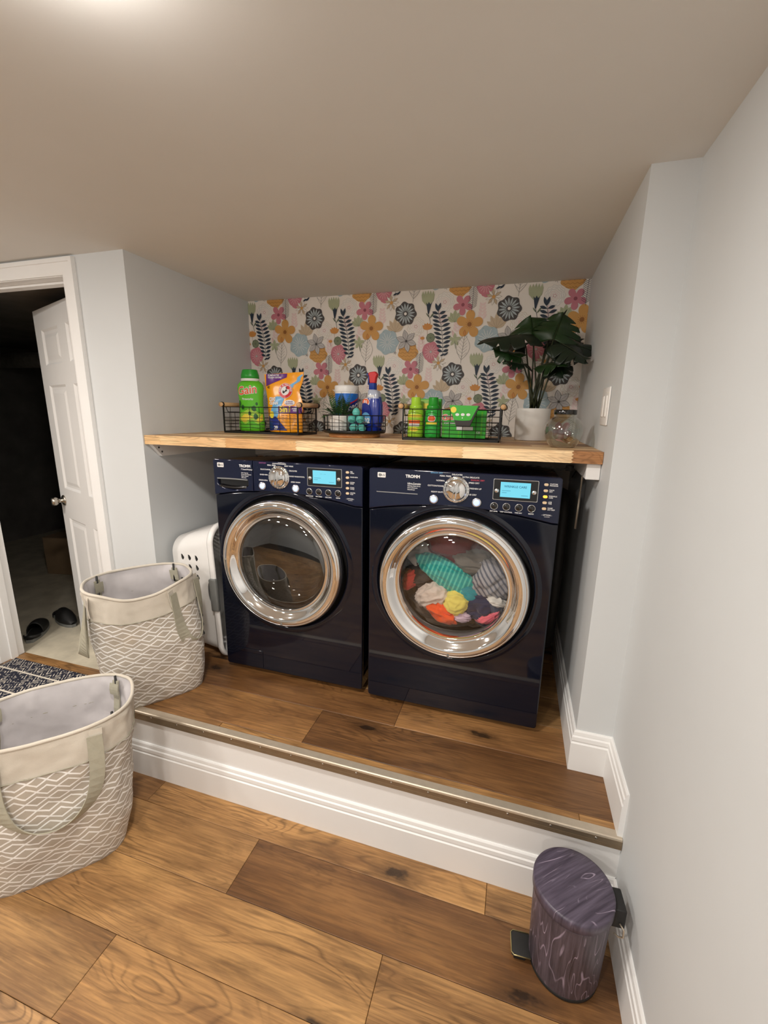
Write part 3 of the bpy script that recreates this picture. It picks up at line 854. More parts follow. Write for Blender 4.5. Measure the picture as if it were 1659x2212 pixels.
# ------------------------------------------------------------------ washing machine and dryer
W, H, DEPTH = 0.676, 0.985, 0.735
def seam(u): return .826 + .034 * max(0.0, 1 - ((u - .315) / .33) ** 2)
def machine(name, label, x0, yf, du, washer):
    root = empty(name, (x0 + W / 2, yf, HP), 0, label, 'washing machine' if washer else 'dryer')
    X = lambda u: u + du - W / 2
    nv, npn = MAT['navy'], MAT['navy_panel']
    # cabinet with feet
    mb = MB().box((-W / 2 + .002, .016, .018), (W / 2 - .002, DEPTH, H - .008), bev=.010, seg=3)
    body = mb.build('cabinet', nv, root, auto=40)
    bm = bmesh.new(); bm.from_mesh(body.data)          # the front of the shell is open behind the door
    bmesh.ops.delete(bm, geom=[f for f in bm.faces if f.normal.y < -.9 and f.calc_area() > .1], context='FACES')
    bm.to_mesh(body.data); bm.free()
    for sx in (-1, 1):
        for yy in (.06, DEPTH - .06):
            MB().lathe([(.022, 0), (.022, .008), (.010, .012), (.010, .022)], 20, cap0=True, M=T(sx * (W / 2 - .06), yy, .0)).build('foot', MAT['black_matte'], root)
    # front panel with the round opening
    DCX, DCZ = X(.322), .555
    out = []
    r = .012
    out += [(-W / 2 + r * (1 - math.cos(a)), .022 + r * (1 - math.sin(a))) for a in (0, PI / 6, PI / 3, PI / 2)]
    out += [(W / 2 - r * (1 - math.sin(a)), .022 + r * (1 - math.cos(a))) for a in (0, PI / 6, PI / 3, PI / 2)]
    N = 40
    out += [(W / 2 - W * i / N, seam(W - W * i / N - du) - .0015) for i in range(N + 1)]
    me = plate_mesh([out, circ(DCX, DCZ, .2915, 96)], .020, .005, 3)
    MB().mesh(me, M=T(0, .014, 0) @ FACE).build('front_panel', nv, root, auto=35)
    # soft raised collar around the opening and dark recess inside
    MB().lathe([(.291, -.006), (.293, .002), (.300, .0045), (.310, .0030), (.318, .0003)], 96, M=T(DCX, .004, DCZ) @ FACE).build('collar', nv, root)
    MB().lathe([(.292, -.004), (.290, -.030), (.262, -.034)], 96, M=T(DCX, .006, DCZ) @ FACE).build('door_recess', MAT['black_matte'], root)
    # control panel
    top = .985
    def panel(u0, u1, holes=()):
        o2 = []; n = 30
        a, b = u0 - W / 2, u1 - W / 2
        rt = .010
        o2 += [(a + (b - a) * i / n, seam(u0 + (u1 - u0) * i / n - du) + .0015) for i in range(n + 1)]
        if u1 > W - .01: o2 += [(b - rt + rt * math.cos(t), top - rt + rt * math.sin(t)) for t in (0, PI / 6, PI / 3, PI / 2)]
        else: o2 += [(b, top)]
        if u0 < .01: o2 += [(a + rt - rt * math.sin(t), top - rt + rt * math.cos(t)) for t in (0, PI / 6, PI / 3, PI / 2)]
        else: o2 += [(a, top)]
        return plate_mesh([o2] + list(holes), .022, .004, 3)
    if washer:
        arc = [(X(.022), .902), (X(.171), .902), (X(.171), .878)] + [(X(.171 - .149 * i / 12), .858 + .020 * ((i - 6) / 6) ** 2) for i in range(1, 12)] + [(X(.022), .878)]
        dr = MB().mesh(panel(0, .194 + du, [arc]), M=T(0, .011, 0) @ FACE).build('detergent_drawer', npn, root, auto=35)
        MB().prism([(p[0], p[1]) for p in arc], -.0135, -.0120, M=FACE).build('handle_recess', MAT['black_gloss'], dr)
        bow = [(X(.022 + .149 * i / 10), .9035 + .0012 * math.cos((i - 5) * .3)) for i in range(11)]
        MB().strip([(a, -.0008, b) for a, b in bow], (0, 1, 0), .004, .005).build('handle_lip', MAT['silver'], dr)
        bl = [(X(.030 + .133 * i / 12), .868 - .006 * (1 - ((i - 6) / 6) ** 2)) for i in range(13)]
        MB().tube([(a, .004, b + .004) for a, b in bl], .006, 8).build('grip', MAT['black_gloss'], dr)
        cp = MB().mesh(panel(.197 + du, W), M=T(0, .011, 0) @ FACE).build('control_panel', npn, root, auto=35)
        # service hatch at the foot
        ho = plate_mesh([rrect(X(.050), .030, X(.198), .116, .006)], .004, .0015, 2)
        hatch = MB().mesh(ho, M=T(0, .0035, 0) @ FACE).build('service_hatch', nv, root, auto=35)
        MB().box((X(.085), .0000, .104), (X(.100), .0015, .109)).build('hatch_latch', MAT['black_gloss'], hatch)
    else:
        cp = MB().mesh(panel(0, W), M=T(0, .011, 0) @ FACE).build('control_panel', npn, root, auto=35)
        MB().box((X(.022), -.0012, .8955), (X(.180), .001, .8985)).build('silver_line', MAT['silver'], cp)
    # maker's badge
    bd = MB().mesh(plate_mesh([rrect(X(.026), .951, X(.057), .970, .002)], .003, .0006, 1), M=T(0, -.0005, 0) @ FACE).build('badge', MAT['white_plastic'], cp)
    tb = MB().mesh(text_mesh('LG', .011, .0002), 0, M=T(X(.0475), -.0022, .9603) @ FACE)
    tb.lathe([(.0001, .0), (.0058, .0)], 20, 1, M=T(X(.0355), -.0022, .9605) @ FACE)
    tb.build('badge_lettering', [MAT['black_matte'], MAT['grey_plastic']], bd, recalc=False)
    # dial
    dc = (X(.3195), .923)
    di = MB().lathe([(.0475, -.001), (.0475, .004), (.0440, .0085), (.0400, .0070), (.0385, .0072), (.0350, .0180), (.0325, .0215), (.0100, .0225), (.0001, .0225)], 48, M=T(dc[0], 0, dc[1]) @ FACE).build('dial', MAT['chrome'], cp)
    MB().box((-.0065, -.031, -.030), (.0065, -.020, .030), bev=.003, M=T(dc[0], 0, dc[1]) @ RY(8)).build('grip_bar', MAT['chrome'], di)
    tk = MB()
    for i in range(24):
        a = 2 * PI * i / 24
        tk.box((-.0006, -.0098, .0415), (.0006, -.0072, .0450), M=T(dc[0], 0, dc[1]) @ RY(i * 15))
    tk.build('dial_ticks', MAT['black_matte'], di)
    # two lit round buttons
    for u, v in ((.240, .883), (.393, .882)):
        b = MB().lathe([(.0165, -.001), (.0165, .002), (.0150, .0045), (.0120, .004)], 28, M=T(X(u), 0, v) @ FACE).build('push_button', MAT['silver'], cp)
        MB().lathe([(.0122, .003), (.0105, .0060), (.006, .0070), (.0001, .0072)], 28, M=T(X(u), 0, v) @ FACE).build('button_lamp', MAT['blue_lamp'], b)
    # display
    fr = MB().mesh(plate_mesh([rrect(X(.446), .897, X(.5945), .9705, .004), rrect(X(.4482), .8992, X(.5923), .9683, .003)], .003, .0005, 1), M=T(0, -.0008, 0) @ FACE).build('display_frame', MAT['silver'], cp)
    MB().box((X(.4475), -.0012, .8985), (X(.593), .0005, .969)).build('display_bezel', MAT['black_gloss'], fr)
    sc_ = MB().box((X(.4705), -.0022, .9085), (X(.5690), -.0010, .9605)).build('screen', MAT['screen'], fr)
    tx = MB()
    if not washer: tx.mesh(text_mesh('WRINKLE CARE', .0105, .0002), 0, M=T(X(.5197), -.0025, .9455) @ FACE)
    else: tx.mesh(text_mesh('----  ----', .008), 0, M=T(X(.5150), -.0025, .9480) @ FACE)
    for k, (a, b) in enumerate(((.476, .505), (.476, .492), (.54, .562))):
        tx.box((X(a), -.0025, .930 - .007 * k), (X(b), -.0023, .9312 - .007 * k))
    tx.build('screen_text', MAT['lcd_ink'], sc_, recalc=False)
    for u, v in ((.4585, .929), (.5815, .930)):
        MB().lathe([(.0078, .001), (.0075, .004), (.005, .0055), (.0001, .006)], 20, M=T(X(u), 0, v) @ FACE).build('side_button', MAT['silver'], cp)
    for i in range(4):
        u = .4535 + i * .0413
        b = MB().lathe([(.0132, -.001), (.0132, .002), (.0118, .0035), (.0108, .002)], 28, M=T(X(u), 0, .8745) @ FACE).build('option_button', MAT['silver'], cp)
        MB().lathe([(.0110, .001), (.0100, .0048), (.006, .0062), (.0001, .0066)], 28, M=T(X(u), 0, .8745) @ FACE).build('button_cap', MAT['black_gloss'], b)
    for i in range(5):
        v = .9595 - i * .0205
        lit = (not washer) and i == 2
        MB().mesh(plate_mesh([rrect(X(.6105), v - .0045, X(.6245), v + .0045, .0044)], .004, .0010, 2), M=T(0, -.001, 0) @ FACE).build('indicator_button', MAT['amber_lamp'] if lit else MAT['cream'], cp)
    # printed words
    w_ = MB(); yl = -.0007
    def word(s, u, v, size=.0085, al='CENTER', m=0, bold=.00012):
        w_.mesh(text_mesh(s, size, bold, al), m, M=T(X(u), yl, v) @ FACE)
    word('TROMM', .160, .9605, .0150, bold=.0006)
    lines = (['7 SteamWasher', 'Ultra Capacity', 'Direct Drive System', 'Steam Washer', 'Allergiene'] if washer else ['Ultra Capacity', 'Dual Variable Heater', 'Stainless Steel Drum', 'Smart Diagnosis', 'SteamDryer'])
    word(lines[0], .141, .947 if washer else .935, .0085, 'LEFT')
    for i, s in enumerate(lines[1:]): word(s, .141, .9325 - i * .0068, .0058, 'LEFT', bold=.0001)
    if washer:
        for s, u, v, m in (('SANITARY', .245, .978, 3), ('PERM. PRESS', .286, .9700, 0), ('COTTON/NORMAL', .322, .9775, 0), ('BABY WEAR', .365, .9700, 0), ('BULKY/LARGE', .257, .9520, 0), ('DELICATES', .383, .9520, 0), ('RINSE+SPIN', .249, .9300, 0), ('HAND WASH/WOOL', .400, .9300, 0), ('DRAIN+SPIN', .245, .9070, 0), ('SPEED WASH', .393, .9070, 0)): word(s, u, v, .0072, m=m)
        kl = ['WASH/RINSE', 'SPIN SPEED', 'SOIL LEVEL', 'BEEPER']
        il = ['PRE WASH', 'RINSE+SPIN', 'EXTRA RINSE', 'STAIN CYCLE', 'WATER PLUS']
    else:
        for s, u, v, m in (('SENSOR DRY', .247, .9790, 2), ('PERM. PRESS', .279, .9690, 0), ('DELICATES', .320, .9760, 0), ('ULTRA DELICATE', .368, .9690, 0), ('NORMAL', .262, .9520, 0), ('MANUAL DRY', .392, .9600, 1), ('SPEED DRY', .380, .9500, 0), ('COTTON/TOWELS', .248, .9320, 0), ('FRESHEN UP', .386, .9300, 0), ('HEAVY DUTY', .252, .9100, 0), ('AIR DRY', .377, .9080, 0)): word(s, u, v, .0075, m=m)
        kl = ['DRY LEVEL', 'TEMP CONTROL', 'TIME DRY', 'BEEPER']
        il = ['CUSTOM PROGRAM', 'RACK DRY', 'WRINKLE CARE', 'LESS TIME', 'DAMP DRY BEEP']
    for i, s in enumerate(kl): word(s, .4535 + i * .0413, .8555, .0056, bold=.00012)
    for i, s in enumerate(il):
        a, b = (s.split(' ', 1) + [''])[:2]
        word(a, .6285, .9620 - i * .0205, .0060, 'LEFT'); word(b, .6285, .9565 - i * .0205, .0055, 'LEFT')
    word('- OPTION -', .628, .8555, .0068)
    w_.box((X(.620), yl - .0001, .8490), (X(.638), yl, .8500))
    word('START', .458, .9405, .0048); word('RESET', .5815, .9415, .0048)
    w_.build('panel_lettering', [MAT['white_print'], MAT['red_print'], MAT['blue_print'], MAT['purple_print']], cp, recalc=False)
    # round door: chrome ring, glass, gasket and drum
    DM = T(DCX, -.004, DCZ) @ FACE
    ring = MB().lathe([(.268, -.020), (.2745, -.006), (.2770, .008), (.2755, .020), (.2705, .0300), (.262, .0365), (.253, .0390), (.245, .0380), (.238, .0345), (.231, .0285), (.225, .0215), (.2185, .0155), (.2115, .0125), (.207, .0130), (.2045, .0150), (.2025, .0120), (.2025, -.010)], 128, M=DM)
    dr_ = ring.build('door_ring', MAT['chrome'], root)
    MB().lathe([(.2690, -.018), (.2755, -.006), (.2782, .008), (.2768, .0205), (.2718, .0310), (.2665, .0352), (.2655, .0340)], 128, M=DM).build('outer_band', MAT['satin'], dr_)
    gp = [(.2030, .0085)] + [(.2030 * math.cos(t), .0085 + .030 * math.sin(t)) for t in [PI / 2 * i / 14 for i in range(1, 14)]] + [(.0005, .0385)]
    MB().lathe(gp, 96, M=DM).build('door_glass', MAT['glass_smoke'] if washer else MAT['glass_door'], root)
    if washer:
        bp = [(.2020, -.012)] + [(.190 * math.cos(t) ** .7 + .008, -.020 - .085 * math.sin(t)) for t in [PI / 2 * i / 12 for i in range(12)]] + [(.0005, -.105)]
        MB().lathe(bp, 72, M=DM).build('glass_bowl', MAT['glass_jar'], root)
    MB().lathe([(.262, -.030), (.250, -.036), (.215, -.040), (.212, -.060), (.222, -.075)], 72, M=DM).build('gasket', MAT['rubber'], root)
    dp = [(.222, -.075), (.262, -.095), (.266, -.30), (.262, -.50), (.20, -.52), (.06, -.515), (.0005, -.50)]
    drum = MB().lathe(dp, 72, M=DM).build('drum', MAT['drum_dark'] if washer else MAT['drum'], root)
    for k in range(3):
        a = R_(90 + 120 * k + (20 if washer else 55))
        pr = MB().prism([(-.032, 0), (.032, 0), (.016, .042), (-.016, .042)], -.46, -.12, M=DM @ Matrix.Rotation(a - PI / 2, 4, 'Z') @ T(0, -.266, 0) @ Matrix.Rotation(0, 4, 'X'))
        pr.build('drum_paddle', MAT['drum'], drum)
    # latch marks on the ring
    MB().box((-.004, -.002, -.007), (.004, .002, .007), bev=.001, seg=1, M=T(DCX + .004, -.040, DCZ - .2595) @ RX(10)).build('ring_latch', MAT['grey_plastic'], dr_)
    return root, DCX + root.location.x, DCZ + HP
washer, wcx, wcz = machine('washing_machine', 'dark navy front-loading washer with an empty drum and a detergent drawer', -.040, .375, -.003, True)
dryer, dcx, dcz = machine('tumble_dryer', 'dark navy front-loading dryer full of coloured clothes with an amber light lit', .668, .358, .008, False)

# ------------------------------------------------------------------ clothes in the dryer
def cloth_mat(name, col, stripe=None):
    t = NT(name)
    co = t.coord('Object')
    c = t.mix(t.mapr(t.noise(co, 30, 3), .3, .7), tuple(x * .85 for x in col[:3]) + (1,), col)
    if stripe:
        sv = t.n('ShaderNodeSeparateXYZ'); t.l(t.mapping(co, (1, 1, 1), (0, 0, 0), (0, R_(12), 0)), sv.inputs[0])
        f = t.math('PINGPONG', t.math('MULTIPLY', sv.outputs[0], 120.0), 1.0)
        c = t.mix(t.mapr(f, .5, .7), c, stripe)
    t.set(color=c, rough=0.85, sheen=0.3)
    t.bump(t.noise(co, 300, 2), .25, .001)
    return t.mat
def cloth(name, label, u, v, d, sx, sy, sz, rot, col, seed, stripe=None, fold=1.0):
    """crumpled garment: a folded, ridged lump of fabric"""
    bm = bmesh.new()
    bmesh.ops.create_icosphere(bm, subdivisions=5, radius=1.0)
    off = Vector((seed * 3.1, seed * 1.7, seed * 5.3))
    for vtx in bm.verts:
        p = vtx.co.copy()
        q = p * 1.1 + off
        warp = Vector((mnoise.noise(q), mnoise.noise(q + Vector((9, 0, 0))), mnoise.noise(q + Vector((0, 9, 0)))))
        rdg = 0
        amp = .26
        w = Vector((p.x * .75 + p.z * .5, p.y * 1.3, p.z * 2.1 - p.x * .8)) + off + warp * .8
        for o_ in range(3):
            rdg += amp * (1 - 2 * abs(mnoise.noise(w))); amp *= .36; w = w * 2.1
        k = 1.14 + fold * (rdg - .16) + .34 * mnoise.noise(p * .9 + off)
        p = p * max(.35, k)
        vtx.co = Vector((p.x * sx, p.y * sy, p.z * sz))
    mb = MB().bm(bm, 0, True)
    x = dryer.location.x - W / 2 + u; z = HP + v
    o = mb.build(name, cloth_mat(name + '_fabric', col, stripe), None, (x, .358 + d, z), (0, R_(rot), 0))
    tag(o, label, 'clothing', 'clothes in the dryer')
    return o
cloth('bath_sheet', 'taupe bath sheet at the bottom of the dryer under the other clothes', .300, .370, .215, .150, .085, .060, 4, lin(120, 106, 94), 21, None, .6)
cloth('dark_jumper', 'dark brown jumper low at the back of the dryer heap', .420, .455, .270, .130, .085, .110, -8, lin(62, 50, 46), 22, None, .6)
cloth('black_hoodie', 'black hooded top deep at the back of the dryer heap', .235, .500, .275, .120, .080, .110, 12, lin(40, 38, 40), 23, None, .6)
cloth('shirt', 'dark red shirt at the top of the heap in the dryer', .300, .655, .19, .105, .07, .075, 18, lin(128, 44, 40), 1)
cloth('jersey', 'dull burgundy garment high behind the dryer glass', .420, .665, .22, .085, .06, .070, -20, lin(92, 34, 42), 2)
cloth('cloth', 'white cloth at the upper edge of the dryer heap beside the dark red shirt', .198, .610, .165, .062, .05, .052, 10, lin(212, 206, 198), 3)
cloth('sweatshirt', 'charcoal sweatshirt on the dryer heap between the white cloth and the striped towel', .205, .535, .160, .068, .06, .075, 0, lin(66, 60, 58), 4)
cloth('sock', 'coral red sock against the dryer glass by the door edge', .145, .520, .120, .026, .03, .040, 20, lin(226, 76, 70), 5)
cloth('striped_towel', 'teal striped towel across the middle of the dryer', .310, .555, .095, .112, .034, .046, 30, lin(30, 158, 152), 6, lin(96, 196, 176), .75)
cloth('teal_towel', 'plain turquoise end of cloth below the striped towel', .385, .505, .088, .050, .028, .030, 42, lin(34, 150, 160), 16, None, .6)
cloth('plaid_shirt', 'crumpled grey and white checked shirt in the dryer', .465, .565, .120, .070, .05, .068, -25, lin(168, 164, 166), 7, lin(84, 86, 100))
cloth('grey_shirt', 'olive grey shirt rumpled above the checked shirt', .400, .610, .140, .070, .05, .045, 15, lin(120, 112, 102), 8)
cloth('cream_top', 'cream top with pink trim low in the dryer heap', .245, .475, .082, .054, .032, .044, -20, lin(226, 208, 194), 9)
cloth('yellow_top', 'pale yellow top in the middle of the dryer heap', .345, .466, .070, .042, .026, .044, 25, lin(238, 220, 110), 10, None, .7)
cloth('orange_shirt', 'bright orange shirt at the bottom of the dryer heap', .288, .415, .072, .056, .030, .028, 25, lin(246, 92, 30), 11)
cloth('navy_trousers', 'navy trousers on the lower dryer heap next to the yellow top', .435, .455, .100, .076, .04, .058, 15, lin(40, 46, 78), 12)
cloth('pink_sock', 'rose pink sock at the bottom of the dryer heap by the navy trousers', .468, .418, .074, .040, .022, .020, -25, lin(236, 110, 124), 13)
cloth('white_sock', 'off-white sock beside the checked shirt in the dryer', .490, .487, .085, .036, .024, .018, 12, lin(228, 222, 212), 14)
cloth('lilac_cloth', 'pale lilac cloth between the orange shirt and the pink sock', .360, .408, .078, .034, .022, .018, 10, lin(214, 188, 204), 15)
cloth('green_cloth', 'grey green cloth tucked behind the yellow top', .305, .447, .105, .034, .02, .040, 10, lin(150, 156, 138), 17)

# ------------------------------------------------------------------ shelf things
Z0 = ZSH
def plastic(name, rgb, rough=.3, **kw): return simple(name, lin(*rgb), rough, var=.02, **kw)
MAT['gain_green'] = plastic('bottle_green', (96, 196, 40), .22)
MAT['cap_green'] = plastic('cap_green', (36, 150, 44), .3)
MAT['lime'] = plastic('lime_plastic', (168, 216, 60), .28)
MAT['mid_green'] = plastic('mid_green_plastic', (44, 172, 64), .28)
MAT['box_green'] = plastic('box_green', (48, 176, 40), .4)
MAT['pale_green'] = plastic('box_pale_green', (150, 200, 90), .4)
MAT['dark_green'] = plastic('dark_green_print', (24, 96, 30), .35)
MAT['yellow'] = plastic('yellow_print', (244, 222, 70), .35)
MAT['orange_red'] = plastic('orange_red_print', (232, 96, 40), .35)
MAT['bag_orange'] = plastic('bag_orange', (248, 164, 22), .26)
MAT['purple'] = plastic('purple_ink', (98, 36, 128), .3)
MAT['red'] = plastic('red_plastic', (204, 30, 36), .32)
MAT['blue'] = plastic('blue_plastic', (28, 60, 150), .28)
MAT['deep_blue'] = plastic('deep_blue_ink', (22, 40, 130), .28)
MAT['sky'] = plastic('sky_blue_label', (24, 110, 206), .3)
MAT['teal'] = plastic('teal_rubber', (98, 190, 180), .5)
MAT['brown_ink'] = plastic('brown_ink', (110, 66, 26), .4)
MAT['pale_blue'] = plastic('pale_blue_ink', (110, 176, 224), .3)

def lettering(items, name, mats, parent):
    """items: (string, size, x, z, y, mat, bold, align, tilt)"""
    mb = MB()
    for (s, size, x, z, y, m, bold, al, tilt) in items:
        mb.mesh(text_mesh(s, size, bold, al), m, M=T(x, y, z) @ FACE @ RZ(tilt))
    return mb.build(name, mats, parent, recalc=False)

def wrap_text(s, size, R, z, mat_i, bold, mb, phi0=0.0, tilt=0.0, off=.0006, ry=None):
    """text bent round an upright cylinder (axis local z, facing -y)"""
    ry = ry or R
    me = text_mesh(s, size, bold)
    vs = []
    ct, st = math.cos(R_(tilt)), math.sin(R_(tilt))
    for v in me.vertices:
        x = v.co.x * ct - v.co.y * st; y = v.co.x * st + v.co.y * ct
        a = x / R + phi0
        vs.append(((R + off) * math.sin(a), -(ry + off) * math.cos(a), z + y))
    mb.add(vs, [list(p.vertices) for p in me.polygons], mat_i)

def patch(mb, f, R, off, mat_i, phis, zs, ry=None):
    """curved label patch: grid of (phi, z); f(phi,z) true keeps the cell"""
    ry = ry or R
    for i in range(len(phis) - 1):
        for j in range(len(zs) - 1):
            pm, zm = (phis[i] + phis[i + 1]) / 2, (zs[j] + zs[j + 1]) / 2
            if f(pm, zm):
                vs = [((R + off) * math.sin(p), -(ry + off) * math.cos(p), z) for p, z in ((phis[i], zs[j]), (phis[i + 1], zs[j]), (phis[i + 1], zs[j + 1]), (phis[i], zs[j + 1]))]
                mb.add(vs, [(0, 1, 2, 3)], mat_i, True)
def rngf(a, b, n): return [a + (b - a) * i / n for i in range(n + 1)]

# wire baskets with dowel handles -------------------------------------------------------
def wire_basket(label, x, y, rz, L, D, label_group='wire baskets on the shelf'):
    r = empty('wire_basket', (x, y, Z0), rz, label, 'basket', label_group)
    h = .130; a, b = L / 2, D / 2
    fl = MB()
    for (p, q) in (((-a, -b), (a, -b)), ((-a, b), (a, b)), ((-a, -b), (-a, b)), ((a, -b), (a, b))):
        fl.box((min(p[0], q[0]) - .002, min(p[1], q[1]) - .002, .0005), (max(p[0], q[0]) + .002, max(p[1], q[1]) + .002, .011))
    fl.build('base_rail', MAT['black_metal'], r)
    fw = MB()
    for i in range(9): fw.tube([(-a + L * (i + .5) / 9, -b, .003), (-a + L * (i + .5) / 9, b, .003)], .0012, 5)
    for i in range(3): fw.tube([(-a, -b + D * (i + 1) / 4, .003), (a, -b + D * (i + 1) / 4, .003)], .0012, 5)
    fw.build('floor_grid', MAT['black_metal'], r)
    for (sx, sy) in ((-1, -1), (1, -1), (1, 1), (-1, 1)):
        MB().box((sx * a - .003, sy * b - .003, .008), (sx * a + .003, sy * b + .003, h + .008)).build('corner_post', MAT['black_metal'], r)
    hs = (.030, .046, .062, .078, .102)
    for side in range(4):
        w = MB()
        if side in (0, 2):
            yy = -b if side == 0 else b
            for z in hs: w.tube([(-a, yy, z), (a, yy, z)], .0013, 5)
            w.tube([(-a, yy, h), (a, yy, h)], .0022, 6)
            nv = 7
            for i in range(nv): w.tube([(-a + L * (i + .75) / (nv + .5), yy, .008), (-a + L * (i + .75) / (nv + .5), yy, h)], .0013, 5)
        else:
            xx = -a if side == 1 else a
            for z in hs: w.tube([(xx, -b, z), (xx, b, z)], .0013, 5)
            for yy in (-b * .5, 0, b * .5): w.tube([(xx, yy, .008), (xx, yy, .102)], .0013, 5)
            w.tube([(xx, -b, h), (xx, -b * .78, h), (xx, -b * .62, .105), (xx, b * .62, .105), (xx, b * .78, h), (xx, b, h)], .0020, 6)
        w.build('wire_panel', MAT['black_metal'], r)
    for s in (-1, 1):
        hd = MB().tube([(s * (a + .010), -b - .010, h + .012), (s * (a + .010), b + .010, h + .012)], .0105, 20).build('handle', MAT['dowel'], r)
        for yy in (-b + .003, b - .003):
            MB().lathe([(.0128, -.004), (.0128, .004), (.0108, .004)], 20, M=T(s * (a + .010), yy, h + .012) @ RX(90)).build('handle_clip', MAT['black_metal'], hd)
    return r
B1 = (-.030, .822, R_(-5.5))
wire_basket('black wire basket holding the green scent-bead bottle and the orange detergent pouch', *B1, .446, .165)
B2 = (.914, .752, R_(0.0))
wire_basket('black wire basket holding the green bottles and green boxes beside the large plant', *B2, .402, .165)

# green scent-bead bottle ----------------------------------------------------------------
g = empty('scent_bead_bottle', (-.128, .812, Z0 + .0115), R_(6), 'tall green bottle with an orange-lettered label and a green cap', 'bottle')
SX = 1.0
prof = [(.0, 0), (.062, 0), (.067, .005), (.068, .016), (.067, .05), (.064, .10), (.0635, .15), (.067, .19), (.0695, .212), (.067, .228), (.057, .240), (.047, .246), (.045, .250)]
flat = Matrix.Scale(.62, 4, (0, 1, 0))
MB().lathe(prof, 64, M=flat).build('bottle_body', MAT['gain_green'], g)
MB().lathe([(.045, .246), (.046, .248), (.046, .258), (.044, .259)], 48, M=Matrix.Scale(.85, 4, (0, 1, 0))).build('neck_ring', MAT['white_plastic'], g)
cap = MB().lathe([(.044, .257), (.0465, .259), (.0455, .275), (.040, .292), (.038, .300)], 48, M=Matrix.Scale(.85, 4, (0, 1, 0)), cap1=False)
cap.lathe([(.038, .300), (.033, .302), (.030, .296), (.0001, .294)], 48, M=Matrix.Scale(.85, 4, (0, 1, 0)))
cap.build('cap', MAT['cap_green'], g)
lb = MB(); ry = .064 * .62
band = lambda p, z: True
def bodyR(z):
    for (r0, h0), (r1, h1) in zip(prof[1:], prof[2:]):
        if h0 <= z <= h1: return r0 + (r1 - r0) * (z - h0) / max(1e-6, h1 - h0)
    return .06
def gpatch(fn, mi, off, n=40, z0=.012, z1=.225, m=44):
    ph = rngf(-1.35, 1.35, n); zz = rngf(z0, z1, m)
    for i in range(n):
        for j in range(m):
            if fn((ph[i] + ph[i + 1]) / 2, (zz[j] + zz[j + 1]) / 2):
                q = []
                for p, z in ((ph[i], zz[j]), (ph[i + 1], zz[j]), (ph[i + 1], zz[j + 1]), (ph[i], zz[j + 1])):
                    R = bodyR(z) + off
                    q.append((R * math.sin(p), -(R) * .62 * math.cos(p) - off * .5, z))
                lb.add(q, [(0, 1, 2, 3)], mi, True)
gpatch(lambda p, z: z < .098 + .012 * math.sin(3 * p + 1) and z > .022, 0, .0006)
gpatch(lambda p, z: .055 + .01 * math.sin(5 * p) < z < .075 + .012 * math.sin(4 * p + 2), 1, .0010)
gpatch(lambda p, z: z < .045 + .008 * math.sin(6 * p), 2, .0012)
for (px, pz, rr, rt) in ((-.85, .135, .016, .5), (-.45, .118, .012, -.3), (.5, .112, .014, .6), (.62, .072, .015, .2), (.15, .088, .010, 1), (.75, .135, .008, 0)):
    gpatch(lambda p, z, px=px, pz=pz, rr=rr: ((p - px) * .055) ** 2 / (rr * .7) ** 2 + (z - pz) ** 2 / rr ** 2 < 1, 3, .0014, 60, pz - rr, pz + rr, 14)
lb.build('label', [MAT['lime'], MAT['yellow'], MAT['gain_green'], MAT['dark_green']], g, recalc=False)
for (sz_, bold, mi, off) in ((.056, .0030, 0, .0022), (.056, .0008, 1, .0030)):
    mb = MB()
    me = text_mesh('Gain', sz_, bold)
    vs = []
    for v in me.vertices:
        x, z = v.co.x, v.co.y + .20 + v.co.x * .13
        a = x / .066
        vs.append(((.0675 + off) * math.sin(a), -((.0675 + off) * .62) * math.cos(a) - .001, z))
    mb.add(vs, [list(p.vertices) for p in me.polygons], 0)
    mb.build('brand_lettering', MAT['white_print'] if mi == 0 else MAT['orange_red'], g, recalc=False)
mb = MB(); wrap_text('Fireworks', .015, .0635, .158, 0, .0003, mb, ry=.0635 * .62, off=.0014)
mb.build('scent_lettering', MAT['white_print'], g, recalc=False)
# white bottle standing behind it
wb = empty('white_bottle', (-.166, .868, Z0 + .0045), 0, 'white plastic bottle half hidden behind the green scent-bead bottle', 'bottle')
MB().lathe([(.0, 0), (.038, 0), (.041, .006), (.041, .10), (.038, .13), (.026, .158), (.016, .172), (.015, .186)], 40).build('bottle_body', MAT['white_plastic'], wb)
MB().lathe([(.0165, .184), (.0165, .205), (.013, .208), (.0001, .208)], 28).build('cap', MAT['white_plastic'], wb)
mb = MB(); patch(mb, lambda p, z: True, .041, .0007, 0, rngf(-2, 2, 20), [.03, .05]); patch(mb, lambda p, z: True, .041, .0007, 1, rngf(-2, 2, 20), [.06, .085])
mb.build('label', [MAT['pale_blue'], MAT['yellow']], wb, recalc=False)

# orange detergent pouch -----------------------------------------------------------------
bag = empty('detergent_pouch', (.062, .812, Z0 + .0115), R_(-3), 'orange stand-up detergent pouch with a purple band in the basket beside the green scent-bead bottle', 'pouch')
NXb, NZb, HB = 22, 30, .284
def bag_pt(s, t, side):
    """s -1..1 across, t 0..1 up"""
    wl = -.088 + (-.026) * max(0, (t - .55) / .45) - .010 * math.sin(PI * t); wr = .100 + .010 * t - .020 * math.exp(-((t - .68) / .13) ** 2)
    x = wl + (wr - wl) * (s + 1) / 2
    thick = .040 * (1 - t) ** .7 * (1 - abs(s) ** 2.6) + .0015
    thick *= 1.0 if t > .03 else .9
    wr_ = .0040 * mnoise.noise(Vector((x * 24, t * 7, 1.3))) * (1 - abs(s) ** 4) * min(1, t * 6)
    z = HB * t + .004 * s * t
    return Vector((x, side * thick + wr_ + .006 * t, z))
mb = MB()
